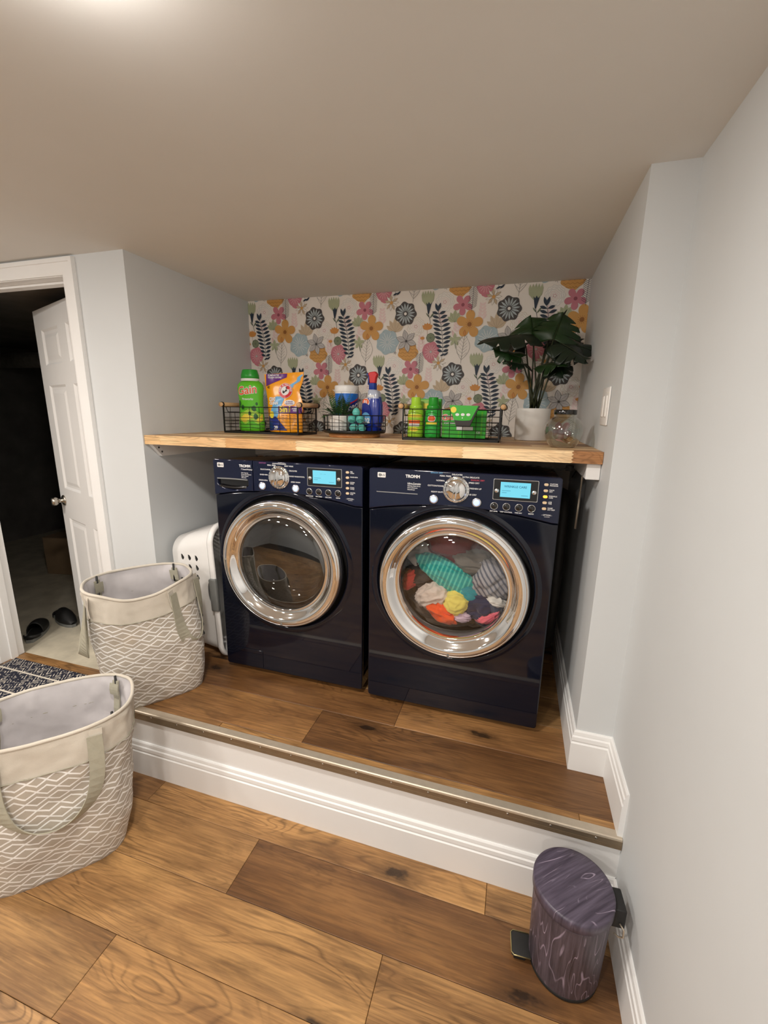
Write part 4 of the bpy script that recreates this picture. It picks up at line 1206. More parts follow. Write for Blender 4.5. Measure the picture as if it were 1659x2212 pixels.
for side in (-1, 1):
    vs = [bag_pt(-1 + 2 * i / NXb, j / NZb, side) for j in range(NZb + 1) for i in range(NXb + 1)]
    fs = [(j * (NXb + 1) + i, j * (NXb + 1) + i + 1, (j + 1) * (NXb + 1) + i + 1, (j + 1) * (NXb + 1) + i) for j in range(NZb) for i in range(NXb)]
    mb.add(vs, fs, 0, True)
vs = [bag_pt(-1 + 2 * i / NXb, 0, -1) for i in range(NXb + 1)] + [bag_pt(-1 + 2 * i / NXb, 0, 1) for i in range(NXb + 1)]
mb.add(vs, [(i, i + 1, NXb + 2 + i, NXb + 1 + i) for i in range(NXb)], 0)
mb.build('pouch_body', MAT['bag_orange'], bag)
def bag_surf(x, z, off):
    t = max(0, min(1, z / HB))
    lo = bag_pt(-1, t, -1).x; hi = bag_pt(1, t, -1).x
    s = max(-1, min(1, (x - lo) / (hi - lo) * 2 - 1))
    p = bag_pt(s, t, -1)
    return Vector((x, p.y - off, z))
def bag_poly(pr, fn, mi, off, x0, x1, z0, z1, nx=44, nz=44):
    xs, zs = rngf(x0, x1, nx), rngf(z0, z1, nz)
    for i in range(nx):
        for j in range(nz):
            xm, zm = (xs[i] + xs[i + 1]) / 2, (zs[j] + zs[j + 1]) / 2
            t = max(0, min(1, zm / HB))
            if bag_pt(-1, t, -1).x + .003 < xm < bag_pt(1, t, -1).x - .003 and fn(xm, zm):
                pr.add([bag_surf(a, b, off) for a, b in ((xs[i], zs[j]), (xs[i + 1], zs[j]), (xs[i + 1], zs[j + 1]), (xs[i], zs[j + 1]))], [(0, 1, 2, 3)], mi)
pb = MB()
bag_poly(pb, lambda x, z: z > .222 + (x + .10) * .34 and x < .02 and x > -.102, 0, .0014, -.105, .02, .20, .281, 40, 40)
bag_poly(pb, lambda x, z: x > -.02, 0, .0014, -.03, .105, .092, .126, 36, 12)
bag_poly(pb, lambda x, z: abs((x - .055) - (z - .225) * 1.05 - .006 * math.sin(z * 160)) < .011 - (z - .22) * .06, 1, .0014, .03, .11, .215, .280, 44, 44)
bag_poly(pb, lambda x, z: -.075 < x and (x + .018) < .035 - (.17 - z) * .40 and abs(x + .035 - (z - .1) * .5) < .036, 1, .0012, -.085, .03, .062, .172, 44, 50)
bag_poly(pb, lambda x, z: x < .045 - z * 1.0 and x > -.085, 2, .0016, -.086, .06, .004, .075, 50, 30)
bag_poly(pb, lambda x, z: ((x + .062) / .016) ** 2 + ((z - .083) / .018) ** 2 < 1, 3, .0020, -.08, -.045, .06, .105, 24, 24)
bag_poly(pb, lambda x, z: ((x - .043) / .026) ** 2 + ((z - .142) / .014) ** 2 < 1 and z > .126, 4, .0018, .015, .07, .125, .158, 30, 20)
pb.build('printed_panels', [MAT['purple'], MAT['pale_blue'], MAT['deep_blue'], MAT['yellow'], MAT['white_print']], bag, recalc=False)
def bag_disc(cx, cz, r0, r1, mi, off, n=40):
    vs = []
    for i in range(n):
        a = 2 * PI * i / n
        vs.append(bag_surf(cx + r0 * math.cos(a), cz + r0 * math.sin(a), off)); vs.append(bag_surf(cx + r1 * math.cos(a), cz + r1 * math.sin(a), off))
    pl.add(vs, [(2 * i, 2 * i + 1, (2 * i + 3) % (2 * n), (2 * i + 2) % (2 * n)) for i in range(n)], mi)
pl = MB()
cxz = (.018, .199)
bag_disc(*cxz, .0005, .0365, 1, .0042); bag_disc(*cxz, .0005, .0350, 0, .0046); bag_disc(*cxz, .0005, .0215, 1, .0050)
def ring_text(s, R, a0, step, size, mi, off, flip=1):
    for k, ch in enumerate(s):
        if ch == ' ': continue
        a = a0 - flip * step * k
        me = text_mesh(ch, size, .0004)
        vs = []
        for v in me.vertices:
            ca, sa = math.cos(a - PI / 2), math.sin(a - PI / 2)
            x = cxz[0] + R * math.cos(a) + v.co.x * ca - v.co.y * sa
            z = cxz[1] + R * math.sin(a) + v.co.x * sa + v.co.y * ca
            vs.append(bag_surf(x, z, off))
        pl.add(vs, [list(p.vertices) for p in me.polygons], mi)
ring_text('ARM & HAMMER', .0283, R_(182), R_(16.6), .0120, 1, .0050)
# arm-and-hammer emblem: bent arm with a hammer
def bag_shape(pts, mi, off): pl.add([bag_surf(cxz[0] + a, cxz[1] + b, off) for a, b in pts], [list(range(len(pts)))], mi)
bag_shape([(-.012, -.010), (-.005, -.013), (.004, -.004), (.011, -.002), (.010, .006), (.003, .004), (-.003, -.004), (-.008, .002), (-.012, .000)], 2, .0055)
bag_shape([(.004, .004), (.007, .004), (.010, .016), (.007, .017)], 2, .0055)
bag_shape([(.003, .013), (.012, .011), (.013, .016), (.004, .018)], 2, .0055)
pl.build('emblem', [MAT['red'], MAT['white_print'], MAT['black_matte']], bag, recalc=False)
pl = MB()
def bag_text(s, size, x, z, mi, bold, off=.003, al='CENTER', tilt=0):
    me = text_mesh(s, size, bold, al)
    c, sn = math.cos(R_(tilt)), math.sin(R_(tilt))
    pl.add([bag_surf(x + v.co.x * c - v.co.y * sn, z + v.co.x * sn + v.co.y * c, off) for v in me.vertices], [list(p.vertices) for p in me.polygons], mi)
bag_text('ELIMINATES', .0125, -.090, .2735, 1, .0003, al='LEFT'); bag_text('TOUGH ODORS', .0110, -.090, .2625, 1, .0003, al='LEFT')
bag_text('42', .0170, -.084, .2165, 2, .0004)
bag_text('OXI', .0240, -.058, .158, 1, .0014, .0034, tilt=0); bag_text('CLEAN', .0180, -.048, .139, 1, .0012, .0034)
bag_text('& ODOR', .0085, .043, .1465, 5, .0002); bag_text('BLASTERS', .0085, .043, .1370, 5, .0002)
bag_text('5in1', .0390, .022, .1090, 3, .0014); bag_text('POWER', .0085, .073, .1130, 1, .0003); bag_text('PAKS', .0085, .073, .1035, 1, .0003)
for i in range(4): bag_poly(pl, lambda x, z, i=i: abs(z - .080 + .010 * i) < .0014 and abs(x - .04) < .040 - .006 * (i % 2) and int(x * 160) % 3, 4, .0030, -.005, .085, .045, .085, 60, 40)
bag_text('29', .0240, -.028, .020, 1, .0010)
tag(pl.build('pouch_lettering', [MAT['red'], MAT['white_print'], MAT['black_matte'], MAT['yellow'], MAT['brown_ink'], MAT['purple']], bag, recalc=False), kind='stuff')

# turntable tray with things -----------------------------------------------------------------
TT = (.452, .772)
tt = empty('turntable_tray', (*TT, Z0), 0, 'round black wire turntable tray on a wooden foot in the middle of the shelf', 'tray')
foot = MB().lathe([(.0001, .0005), (.118, .0005), (.121, .004), (.121, .016), (.118, .019), (.0001, .019)], 64)
foot.build('wooden_foot', wood_plank('turntable_wood', lin(214, 158, 100), lin(178, 116, 66), sx=3, knot=False), tt)
MB().lathe([(.0001, .019), (.140, .019), (.146, .024), (.146, .033), (.142, .033), (.141, .027), (.0001, .027)], 72).build('tray_plate', MAT['black_metal'], tt)
gr = MB()
gr.tube([(.145 * math.cos(2 * PI * i / 72), .145 * math.sin(2 * PI * i / 72), .099) for i in range(72)], .0024, 6, closed=True)
for z in (.051, .066): gr.tube([(.145 * math.cos(2 * PI * i / 72), .145 * math.sin(2 * PI * i / 72), z) for i in range(72)], .0013, 5, closed=True)
for i in range(24):
    a = 2 * PI * (i + .5) / 24
    gr.tube([(.145 * math.cos(a), .145 * math.sin(a), .030), (.145 * math.cos(a), .145 * math.sin(a), .099)], .0015 if i % 3 else .0024, 5)
gr.build('wire_rail', MAT['black_metal'], tt)
ZT = Z0 + .0275
# small fern pot
fp = empty('potted_fern', (.398, .720, ZT), 0, 'small artificial fern in a white pot on the turntable tray', 'plant')
MB().lathe([(.0001, 0), (.040, 0), (.043, .004), (.049, .064), (.050, .070), (.046, .070), (.045, .060), (.0001, .056)], 48).build('pot', MAT['pot_white'], fp)
MB().lathe([(.0455, .058), (.02, .063), (.0001, .064)], 28).build('moss', MAT['soil'], fp)
MAT['fern'] = simple('fern_green', lin(46, 88, 30), .5, var=.45, vscale=30)
MAT['fern_dark'] = simple('fern_dark_green', lin(24, 56, 26), .5, var=.4, vscale=30)
rg = random.Random(21)
def frond(parent, base, az, L, rise, droop, mat, wl):
    mb = MB(); n = 13; pts = []
    for i in range(n + 1):
        t = i / n
        d = L * t; z = rise * t - droop * t * t
        pts.append(Vector(base) + Vector((math.cos(az) * d, math.sin(az) * d, z)))
    mb.tube(pts, [.0011 * (1 - .7 * i / n) for i in range(n + 1)], 5)
    for i in range(2, n + 1):
        t = i / n; p = pts[i]; tg = (pts[i] - pts[i - 1]).normalized()
        sd = Vector((-math.sin(az), math.cos(az), 0))
        ll = wl * (math.sin(PI * min(1, t * .9 + .08)) * .9 + .12)
        for s in (-1, 1):
            e = p + sd * (s * ll) + tg * ll * .55 + Vector((0, 0, -.12 * ll))
            m = (p + e) / 2; q = tg * (ll * .17)
            up = Vector((0, 0, .0006))
            mb.add([p, m - q + up, e, m + q + up], [(0, 1, 2, 3)], 0)
    return mb.build('frond', mat, parent)
for k in range(30):
    az = k * 2.399 + rg.uniform(-.2, .2); el = rg.uniform(0, 1)
    frond(fp, (.022 * math.cos(az), .022 * math.sin(az), .062), az, .035 + .055 * el, .120 - .075 * el + rg.uniform(-.02, .02), .01 + .05 * el, MAT['fern'] if k % 2 else MAT['fern_dark'], rg.uniform(.015, .022))
frond(fp, (.01, -.005, .062), 2.75, .125, .125, .055, MAT['fern'], .012)
frond(fp, (.01, -.005, .062), 3.2, .120, .085, .050, MAT['fern'], .012)
frond(fp, (.01, .005, .062), .45, .070, .155, .03, MAT['fern_dark'], .012)
# wipes canister
cw = empty('wipes_canister', (.381, .852, ZT), R_(50), 'blue cleaning wipes canister with a white lid behind the small fern', 'canister')
MB().lathe([(.0001, 0), (.054, 0), (.0565, .003), (.0565, .178), (.055, .182)], 56).build('tub', MAT['white_plastic'], cw)
MB().lathe([(.058, .179), (.0585, .182), (.0585, .203), (.056, .209), (.03, .212), (.0001, .2125)], 56).build('lid', MAT['white_plastic'], cw)
lb2 = MB()
patch(lb2, lambda p, z: True, .0565, .0006, 0, rngf(-2.9, 2.9, 48), [.006, .172])
patch(lb2, lambda p, z: abs(z - .105 - .028 * p) < .030 and -.9 < p < .9, .0565, .0012, 1, rngf(-1, 1, 40), rngf(.05, .165, 60))
patch(lb2, lambda p, z: abs(z - .105 - .028 * p) < .024 and -.85 < p < .85, .0565, .0016, 2, rngf(-1, 1, 40), rngf(.05, .165, 60))
wrap_text('CLOROX', .028, .0565, .106, 3, .0010, lb2, off=.0024, tilt=22)
lb2.build('label', [MAT['sky'], MAT['red'], MAT['deep_blue'], MAT['white_print']], cw, recalc=False)
# teal dryer balls piled against the pot
def egg(label, x, y, z, r, k=1.0, rot=0):
    mb = MB().lathe([(r * math.sin(t) * (1 + .12 * math.cos(t)), -r * 1.12 * math.cos(t)) for t in [PI * i / 16 for i in range(17)]], 28)
    mb.tube([(r * 1.0 * math.cos(a), r * 1.0 * math.sin(a), 0.0) for a in [2 * PI * i / 28 for i in range(28)]], r * .085, 6, closed=True)
    o = mb.build('dryer_ball', MAT['teal'], None, (x, y, z), (R_(rot), R_(rot * .6), 0))
    tag(o, label, 'dryer ball', 'teal dryer balls on the turntable')
egg('teal rubber dryer ball at the very top of the pile', .488, .698, Z0 + .113, .0175)
egg('teal dryer ball in the second layer on the fern pot side', .470, .690, Z0 + .083, .0170, rot=70)
egg('teal dryer ball in the second layer on the spray bottle side', .507, .694, Z0 + .083, .0170, rot=60)
egg('teal dryer ball on the tray at the front of the pile', .487, .672, Z0 + .0455, .0165, rot=80)
egg('teal dryer ball on the tray tucked against the fern pot', .470, .705, Z0 + .0455, .0165, rot=20)
egg('teal dryer ball on the tray rolled aside in front of the spray bottle', .523, .680, Z0 + .0440, .0155, rot=40)
egg('teal dryer ball on the tray behind the pile', .506, .716, Z0 + .0455, .0165, rot=10)
# spray bottle
MAT['spray_liquid'] = simple('translucent_blue', lin(30, 52, 150), .18, var=.02, coat=.6)
MAT['clear_plastic'] = simple('clear_plastic', lin(178, 186, 206), .15, var=.02, coat=.6)
sb = empty('spray_bottle', (.538, .785, ZT), R_(-12), 'blue trigger spray bottle with a red head on the turntable tray', 'spray bottle')
def loft(rings, n=36):
    """rings: (z, cx, rx, ry)"""
    vs = []; fs = []
    for (z, cx, rx, ry) in rings:
        for i in range(n):
            a = 2 * PI * i / n; c, s = math.cos(a), math.sin(a)
            e = .62
            vs.append((cx + rx * math.copysign(abs(c) ** e, c), ry * math.copysign(abs(s) ** e, s), z))
    for j in range(len(rings) - 1):
        for i in range(n):
            i2 = (i + 1) % n
            fs.append((j * n + i, j * n + i2, (j + 1) * n + i2, (j + 1) * n + i))
    fs.append(list(range(n))[::-1]); fs.append([(len(rings) - 1) * n + i for i in range(n)])
    return MB().add(vs, fs, 0, True)
loft([(0, -.004, .042, .026), (.004, -.004, .045, .029), (.06, -.004, .0465, .030), (.10, -.004, .046, .029), (.125, .002, .040, .027), (.148, .006, .030, .025)]).build('bottle_body', MAT['spray_liquid'], sb, auto=50)
loft([(.148, .006, .030, .025), (.170, .007, .0285, .024), (.182, .003, .024, .021), (.188, -.002, .016, .016)]).build('bottle_shoulder', MAT['clear_plastic'], sb, auto=50)
loft([(.188, -.002, .0155, .0155), (.190, -.002, .0165, .0165), (.215, -.002, .0165, .0165), (.217, -.002, .014, .014)]).build('collar', MAT['blue'], sb, auto=50)
hd = MB()
hpts = [(-.015, .215), (.013, .215), (.016, .236), (.023, .252), (.021, .258), (.012, .267), (-.018, .264), (-.024, .256), (-.018, .246)]
hd.prism(hpts, -.0105, .0105, M=FACE)
hdo = hd.build('spray_head', MAT['red'], sb)
hdo.modifiers.new('bevel', 'BEVEL').width = .004; hdo.modifiers['bevel'].segments = 3
MB().prism([(-.023, .252), (-.030, .262), (-.034, .257), (-.030, .249)], -.006, .006, M=FACE).build('nozzle', MAT['deep_blue'], sb)
MB().prism([(-.017, .247), (-.024, .250), (-.028, .212), (-.024, .209), (-.020, .230)], -.005, .005, M=FACE).build('trigger', MAT['deep_blue'], sb)
MB().strip([(.034, 0, .155), (.043, 0, .12), (.0435, 0, .04)], (0, 1, 0), .020, .004).build('side_rib', MAT['blue'], sb)
fl = MB()
fy = -.0312
fl.prism([(-.028 + .034 * math.cos(a), .088 + .040 * math.sin(a)) for a in rngf(-PI * .5, PI * .55, 20)] + [(-.040, .12), (-.042, .05)], -fy, -fy + .001, 0, M=FACE)
fl.prism([(-.020 + .024 * math.cos(a), .058 + .028 * math.sin(a)) for a in rngf(0, 2 * PI, 24)], -fy + .001, -fy + .0016, 1, M=FACE)
fl.prism([(-.026 + .024 * math.cos(a), .130 + .020 * math.sin(a)) for a in rngf(-PI * .6, PI * .5, 16)] + [(-.026, .150)], .0285, .0296, 2, M=FACE)
fl.prism([(-.022 + .017 * math.cos(a), .133 + .014 * math.sin(a)) for a in rngf(0, 2 * PI, 20)], .0296, .0302, 3, M=FACE)
fl.prism(rrect(-.012, .154, .020, .164, .002), .0252, .0260, 2, M=FACE)
fl.mesh(text_mesh('01', .020, .0008), 2, M=T(-.022, -.0306, .132) @ FACE)
fl.mesh(text_mesh('O2', .030, .0012), 2, M=T(-.018, -.0336, .048) @ FACE)
fl.build('label', [MAT['deep_blue'], MAT['pale_blue'], MAT['white_print'], MAT['orange_red']], sb)

# the basket by the plant: bottles and boxes -------------------------------------------------
def freshener(label, x, y, body, capm, lab):
    r = empty('softener_bottle', (x, y, Z0 + .0115), 0, label, 'bottle', 'small laundry bottles')
    MB().lathe([(.0001, 0), (.031, 0), (.034, .004), (.0345, .020), (.033, .055), (.0345, .090), (.033, .108), (.028, .120), (.0235, .126)], 44).build('bottle_body', body, r)
    MB().lathe([(.0265, .122), (.0275, .124), (.0275, .133), (.0235, .136), (.0215, .138), (.0205, .166), (.019, .169), (.0001, .1695)], 40).build('cap', capm, r)
    mb = MB()
    ph = rngf(-1.1, 1.1, 30); zz = rngf(.02, .1, 40)
    if lab == 0:
        patch(mb, lambda p, z: .083 < z < .096, .0345, .0008, 0, ph, zz); patch(mb, lambda p, z: .058 < z < .072 and abs(p) < .8, .0345, .0008, 1, ph, zz)
        patch(mb, lambda p, z: .046 < z < .057 and abs(p) < .7, .0345, .0010, 2, ph, zz); patch(mb, lambda p, z: (p / .6) ** 2 + ((z - .033) / .009) ** 2 < 1, .0345, .0008, 0, ph, zz)
    else:
        patch(mb, lambda p, z: (p / .55) ** 2 + ((z - .080) / .014) ** 2 < 1, .0345, .0008, 2, ph, zz); patch(mb, lambda p, z: (p / .45) ** 2 + ((z - .080) / .011) ** 2 < 1, .0345, .0012, 1, ph, zz)
        patch(mb, lambda p, z: .056 < z < .064 and abs(p) < .75, .0345, .0008, 0, ph, zz)
    mb.build('label', [MAT['yellow'], MAT['orange_red'], MAT['white_print']], r, recalc=False)
freshener('small lime bottle with a lime cap and yellow label in the basket by the plant', .753, .733, MAT['lime'], MAT['lime'], 0)
freshener('small mid-green bottle with a green cap next to the lime bottle', .830, .733, MAT['mid_green'], MAT['cap_green'], 1)
bx = empty('dryer_sheet_box', (.805, .806, Z0 + .0045), 0, 'upright pale green box behind the two small bottles', 'box')
MB().box((-.048, -.017, 0), (.048, .017, .172), bev=.0012, seg=1).build('carton', MAT['box_green'], bx)
mb = MB().box((-.046, -.0178, .02), (.010, -.0170, .168)); mb.box((.012, -.0178, .10), (.020, -.0170, .165), 1).box((-.030, -.0184, .13), (-.005, -.0176, .152), 2)
mb.build('printed_panel', [MAT['pale_green'], MAT['white_print'], MAT['yellow']], bx)
bx = empty('dryer_sheet_box', (.962, .770, Z0 + .0115), R_(2), 'wide bright green box of dryer sheets in the basket by the plant', 'box')
MB().box((-.093, -.030, 0), (.093, .030, .116), bev=.0015, seg=1).build('carton', MAT['box_green'], bx)
lettering([('Gain', .034, -.062, .086, -.0316, 0, .0026, 'CENTER', 5), ('Gain', .034, -.062, .086, -.0320, 1, .0006, 'CENTER', 5), ('dryer sheets', .010, -.060, .062, -.0316, 0, .0002, 'CENTER', 0), ('120', .012, .062, .024, -.0316, 0, .0002, 'CENTER', 0)], 'lettering', [MAT['white_print'], MAT['orange_red']], bx)
mb = MB().box((-.030, -.0312, .034), (.040, -.0302, .050)); mb.box((.072, -.0312, .01), (.078, -.0302, .11), 1); mb.box((-.089, -.0312, .01), (-.084, -.0302, .11), 1); mb.box((-.022, -.0312, .004), (-.018, -.0302, .03), 1)
mb.build('printed_panel', [MAT['white_print'], MAT['gain_green']], bx)
# dark bin hooked on the basket with a green flap
hb = empty('hanging_caddy', (.972, .662, Z0 + .065), 0, 'small dark caddy with a green card flap hooked over the basket front', 'caddy')
def trap(x0, x1, x2, x3, z0, z1, y0, y1):
    return [(x0, y0, z0), (x1, y0, z0), (x1, y1, z0), (x0, y1, z0), (x2, y0, z1), (x3, y0, z1), (x3, y1, z1), (x2, y1, z1)]
BF = [(3, 2, 1, 0), (4, 5, 6, 7), (0, 1, 5, 4), (1, 2, 6, 5), (2, 3, 7, 6), (3, 0, 4, 7)]
cd_ = MB().add(trap(-.028, .028, -.052, .062, 0, .080, -.028, -.026), BF).add(trap(-.028, .028, -.052, .062, 0, .080, -.004, -.002), BF).box((-.028, -.028, -.001), (.028, -.002, .001))
cd_.add([(-.028, -.028, 0), (-.028, -.002, 0), (-.052, -.002, .080), (-.052, -.028, .080)], [(0, 1, 2, 3)]).add([(.028, -.028, 0), (.028, -.002, 0), (.062, -.002, .080), (.062, -.028, .080)], [(0, 1, 2, 3)])
cd_.box((-.050, -.004, .0735), (.060, .014, .0765))
cd_.build('caddy_body', simple('dark_brown_plastic', lin(34, 26, 24), .4, var=.04), hb)
fo = MB().prism([(-.038, .026), (-.030, .0225), (0, .021), (.026, .0225), (.032, .026), (.058, .080), (-.058, .082)], .0284, .0296, M=FACE)
fo.build('card_flap', MAT['box_green'], hb)
fl = MB()
for k in range(3): fl.lathe([(.0001, 0), (.008, 0)], 16, 0, M=T(-.024 + k * .022, -.0299, .045) @ FACE @ Matrix.Scale(.7, 4, (0, 1, 0)))
fl.lathe([(.0001, 0), (.012, 0)], 16, 1, M=T(-.040, -.0299, .064) @ FACE); fl.lathe([(.0001, 0), (.0025, 0)], 10, 0, M=T(-.003, -.0299, .032) @ FACE)
fl.build('flap_print', [MAT['white_print'], MAT['yellow']], hb, recalc=False)

# big split-leaf plant --------------------------------------------------------------------
pl_ = empty('monstera_plant', (1.246, .965, Z0), 0, 'large dark split-leaf plant in a white cylinder pot near the corner', 'plant')
MB().lathe([(.0001, .0005), (.070, .0005), (.0735, .004), (.076, .138), (.0755, .142), (.072, .142), (.071, .128), (.0001, .124)], 56).build('pot', MAT['pot_white'], pl_)
MB().lathe([(.0712, .126), (.03, .131), (.0001, .132)], 32).build('moss', MAT['soil'], pl_)
def leaf_mat(name, rgb):
    t = NT(name); co = t.coord('Object')
    t.set(color=t.mix(t.mapr(t.noise(co, 9, 3), .3, .7), lin(*[c * .7 for c in rgb]), lin(*rgb)), rough=.42)
    return t.mat
MAT['leaf'] = leaf_mat('monstera_leaf', (30, 62, 22)); MAT['leaf2'] = leaf_mat('monstera_leaf_dark', (18, 37, 20))
MAT['stem'] = simple('plant_stem', lin(44, 50, 26), .5, var=.2)
def monstera(tip_dir, base, L, Wd, tiltn, mat, droop=.25, seed=0, name='leaf'):
    """heart leaf with side splits; base point (leaf stalk), direction of the tip, leaf up-normal"""
    d = Vector(tip_dir).normalized(); nrm = Vector(tiltn).normalized()
    s = d.cross(nrm).normalized(); nrm = s.cross(d).normalized()
    rg = random.Random(seed); mb = MB()
    n = 26; spl = {8, 14, 19}
    rows_ = []
    cols = 7
    for i in range(n + 1):
        t = i / n
        w = Wd * (math.sin(PI * min(1, .10 + .9 * t)) ** .62) * (1.05 - .38 * t)
        if i == n: w = .0005
        for sg in (-1, 1): pass
        rows_.append((t, w))
    for sg in (-1, 1):
        grid = []
        for i, (t, w) in enumerate(rows_):
            notch = 1.0
            if i in spl: notch = rg.uniform(.38, .62)
            row = []
            for j in range(cols + 1):
                q = j / cols * notch
                back = -.16 * L * (1 - t) ** 3 * q ** 1.2
                along = L * (t * .97) + back + .10 * L * q * q * t
                p = Vector(base) + d * along + s * (sg * q * w)
                p += nrm * (-.55 * q * q * w * .8 - droop * L * t * t + .012 * math.sin(9 * t + sg) * q)
                row.append(p)
            grid.append(row)
        o = len(mb.v); vs = [p for row in grid for p in row]
        fs = [(i * (cols + 1) + j, i * (cols + 1) + j + 1, (i + 1) * (cols + 1) + j + 1, (i + 1) * (cols + 1) + j) for i in range(n) for j in range(cols)]
        mb.add(vs, fs, 0, True)
    ob = mb.build(name, mat, pl_, recalc=False)
    so = ob.modifiers.new('thickness', 'SOLIDIFY'); so.thickness = .0012; so.offset = 0
    rib = [Vector(base) + d * (L * t * .97) + nrm * (-droop * L * t * t + .0012) for t in rngf(0, 1, 10)]
    MB().tube(rib, [.0018 * (1 - .8 * i / 10) for i in range(11)], 5).build('midrib', MAT['stem'], ob)
    return ob
PX, PY, PZ = pl_.location
def lp(x, y, z): return (x - PX, y - PY, z - PZ)
LV = [  # base, tip direction, length, half width, normal, material
    ((1.215, .93, 1.815), (-.78, -.50, .02), .235, .088, (-.10, -.42, .9), 'leaf2', .22),
    ((1.222, .95, 1.822), (-.10, .16, .40), .085, .115, (-.05, -.80, .60), 'leaf', .05),
    ((1.300, .90, 1.790), (.12, .10, .42), .110, .100, (.05, -.85, .5), 'leaf', .06),
    ((1.300, .93, 1.785), (.80, -.06, -.06), .165, .090, (.10, -.72, .68), 'leaf2', .22),
    ((1.330, .88, 1.770), (.55, -.40, -.32), .140, .075, (.20, -.55, .75), 'leaf2', .15),
    ((1.175, .93, 1.722), (-.72, -.15, .28), .125, .048, (.10, -.75, .62), 'leaf', .10),
    ((1.205, .90, 1.690), (-.80, -.40, .12), .110, .050, (0, -.25, .95), 'leaf2', .05),
    ((1.262, .90, 1.688), (.62, -.52, .05), .120, .055, (0, -.45, .9), 'leaf', .12),
    ((1.318, .92, 1.700), (.25, -.55, -.42), .095, .062, (.05, -.75, .55), 'leaf2', .10),
    ((1.280, 1.03, 1.800), (.75, .10, .10), .15, .06, (0, -.6, .8), 'leaf2', .15),
    ((1.190, 1.03, 1.790), (-.55, .20, .15), .11, .06, (0, -.5, .8), 'leaf2', .15),
]
for i, (b, dr, L, wd, nm, mt, dp) in enumerate(LV):
    monstera(dr, lp(*b), L, wd * 1.14, nm, MAT[mt], dp, i)
    foot_ = Vector((.018 * math.cos(i * 2.3), .018 * math.sin(i * 2.3), .128)); top_ = Vector(lp(*b))
    mid = foot_.lerp(top_, .55) + Vector((0, 0, .015))
    MB().tube([foot_, foot_.lerp(mid, .5), mid, mid.lerp(top_, .6), top_], [.0042, .0038, .0034, .003, .0024], 8).build('stalk', MAT['stem'], pl_)
# unopened leaf spike
MB().tube([lp(1.285, .95, 1.80), lp(1.305, .95, 1.85), lp(1.332, .95, 1.895), lp(1.346, .95, 1.916)], [.003, .0065, .0055, .001], 8).build('furled_leaf', MAT['leaf2'], pl_)
MB().tube([lp(1.252, .965, 1.50), lp(1.262, .96, 1.66), lp(1.285, .95, 1.80)], .003, 8).build('stalk', MAT['stem'], pl_)

# glass jar ----------------------------------------------------------------------------------
jr = empty('glass_jar', (1.345, .535, Z0), 0, 'round clear glass jar with a black lid and a few scraps inside', 'jar')
go = [(.0001, .0008), (.036, .0008), (.044, .004), (.054, .018), (.0625, .040), (.0655, .058), (.0625, .078), (.053, .096), (.042, .105), (.0365, .109), (.0365, .122)]
gi = [(r - .0028 if r > .01 else r, h + (.0035 if h < .06 else -.001)) for r, h in go][::-1]
MB().lathe(go, 64).lathe([(r * .955 if r > .01 else r, .004 + h * .965) for r, h in go], 64).build('glass_body', MAT['glass_jar'], jr)
MB().tube([(.042 * math.cos(a), -.0515 - .003 * math.cos(2 * a), .058 + .042 * math.sin(a)) for a in rngf(0, 2 * PI, 40)[:-1]], .0016, 6, closed=True).build('face_ring', MAT['glass_jar'], jr)
MB().lathe([(.0385, .1165), (.0390, .118), (.0390, .131), (.0375, .133), (.0001, .1333)], 56).build('lid', MAT['black_gloss'], jr)
def scrap(label, nm, x, y, z, s, rgb, seed):
    bm = bmesh.new(); bmesh.ops.create_grid(bm, x_segments=8, y_segments=8, size=s)
    for v in bm.verts: v.co.z = s * .5 * mnoise.noise(v.co * 45 + Vector((seed, 0, 0)))
    o = MB().bm(bm, 0, True).build(nm, simple(nm + '_paper', lin(*rgb), .7, var=.1), None, (x, y, z), (R_(20 * seed), R_(15 + 9 * seed), seed))
    so = o.modifiers.new('thickness', 'SOLIDIFY'); so.thickness = .0008
    tag(o, label, 'paper scrap')
scrap('brown crumpled paper scrap lying in the glass jar', 'brown_paper', 1.362, .53, Z0 + .020, .014, (140, 84, 48), 1.0)
scrap('tan folded ticket at the side of the glass jar', 'folded_ticket', 1.372, .545, Z0 + .024, .012, (196, 150, 104), 2.2)
scrap('pink paper slip in the middle of the glass jar', 'pink_slip', 1.336, .545, Z0 + .024, .014, (226, 150, 150), .4)

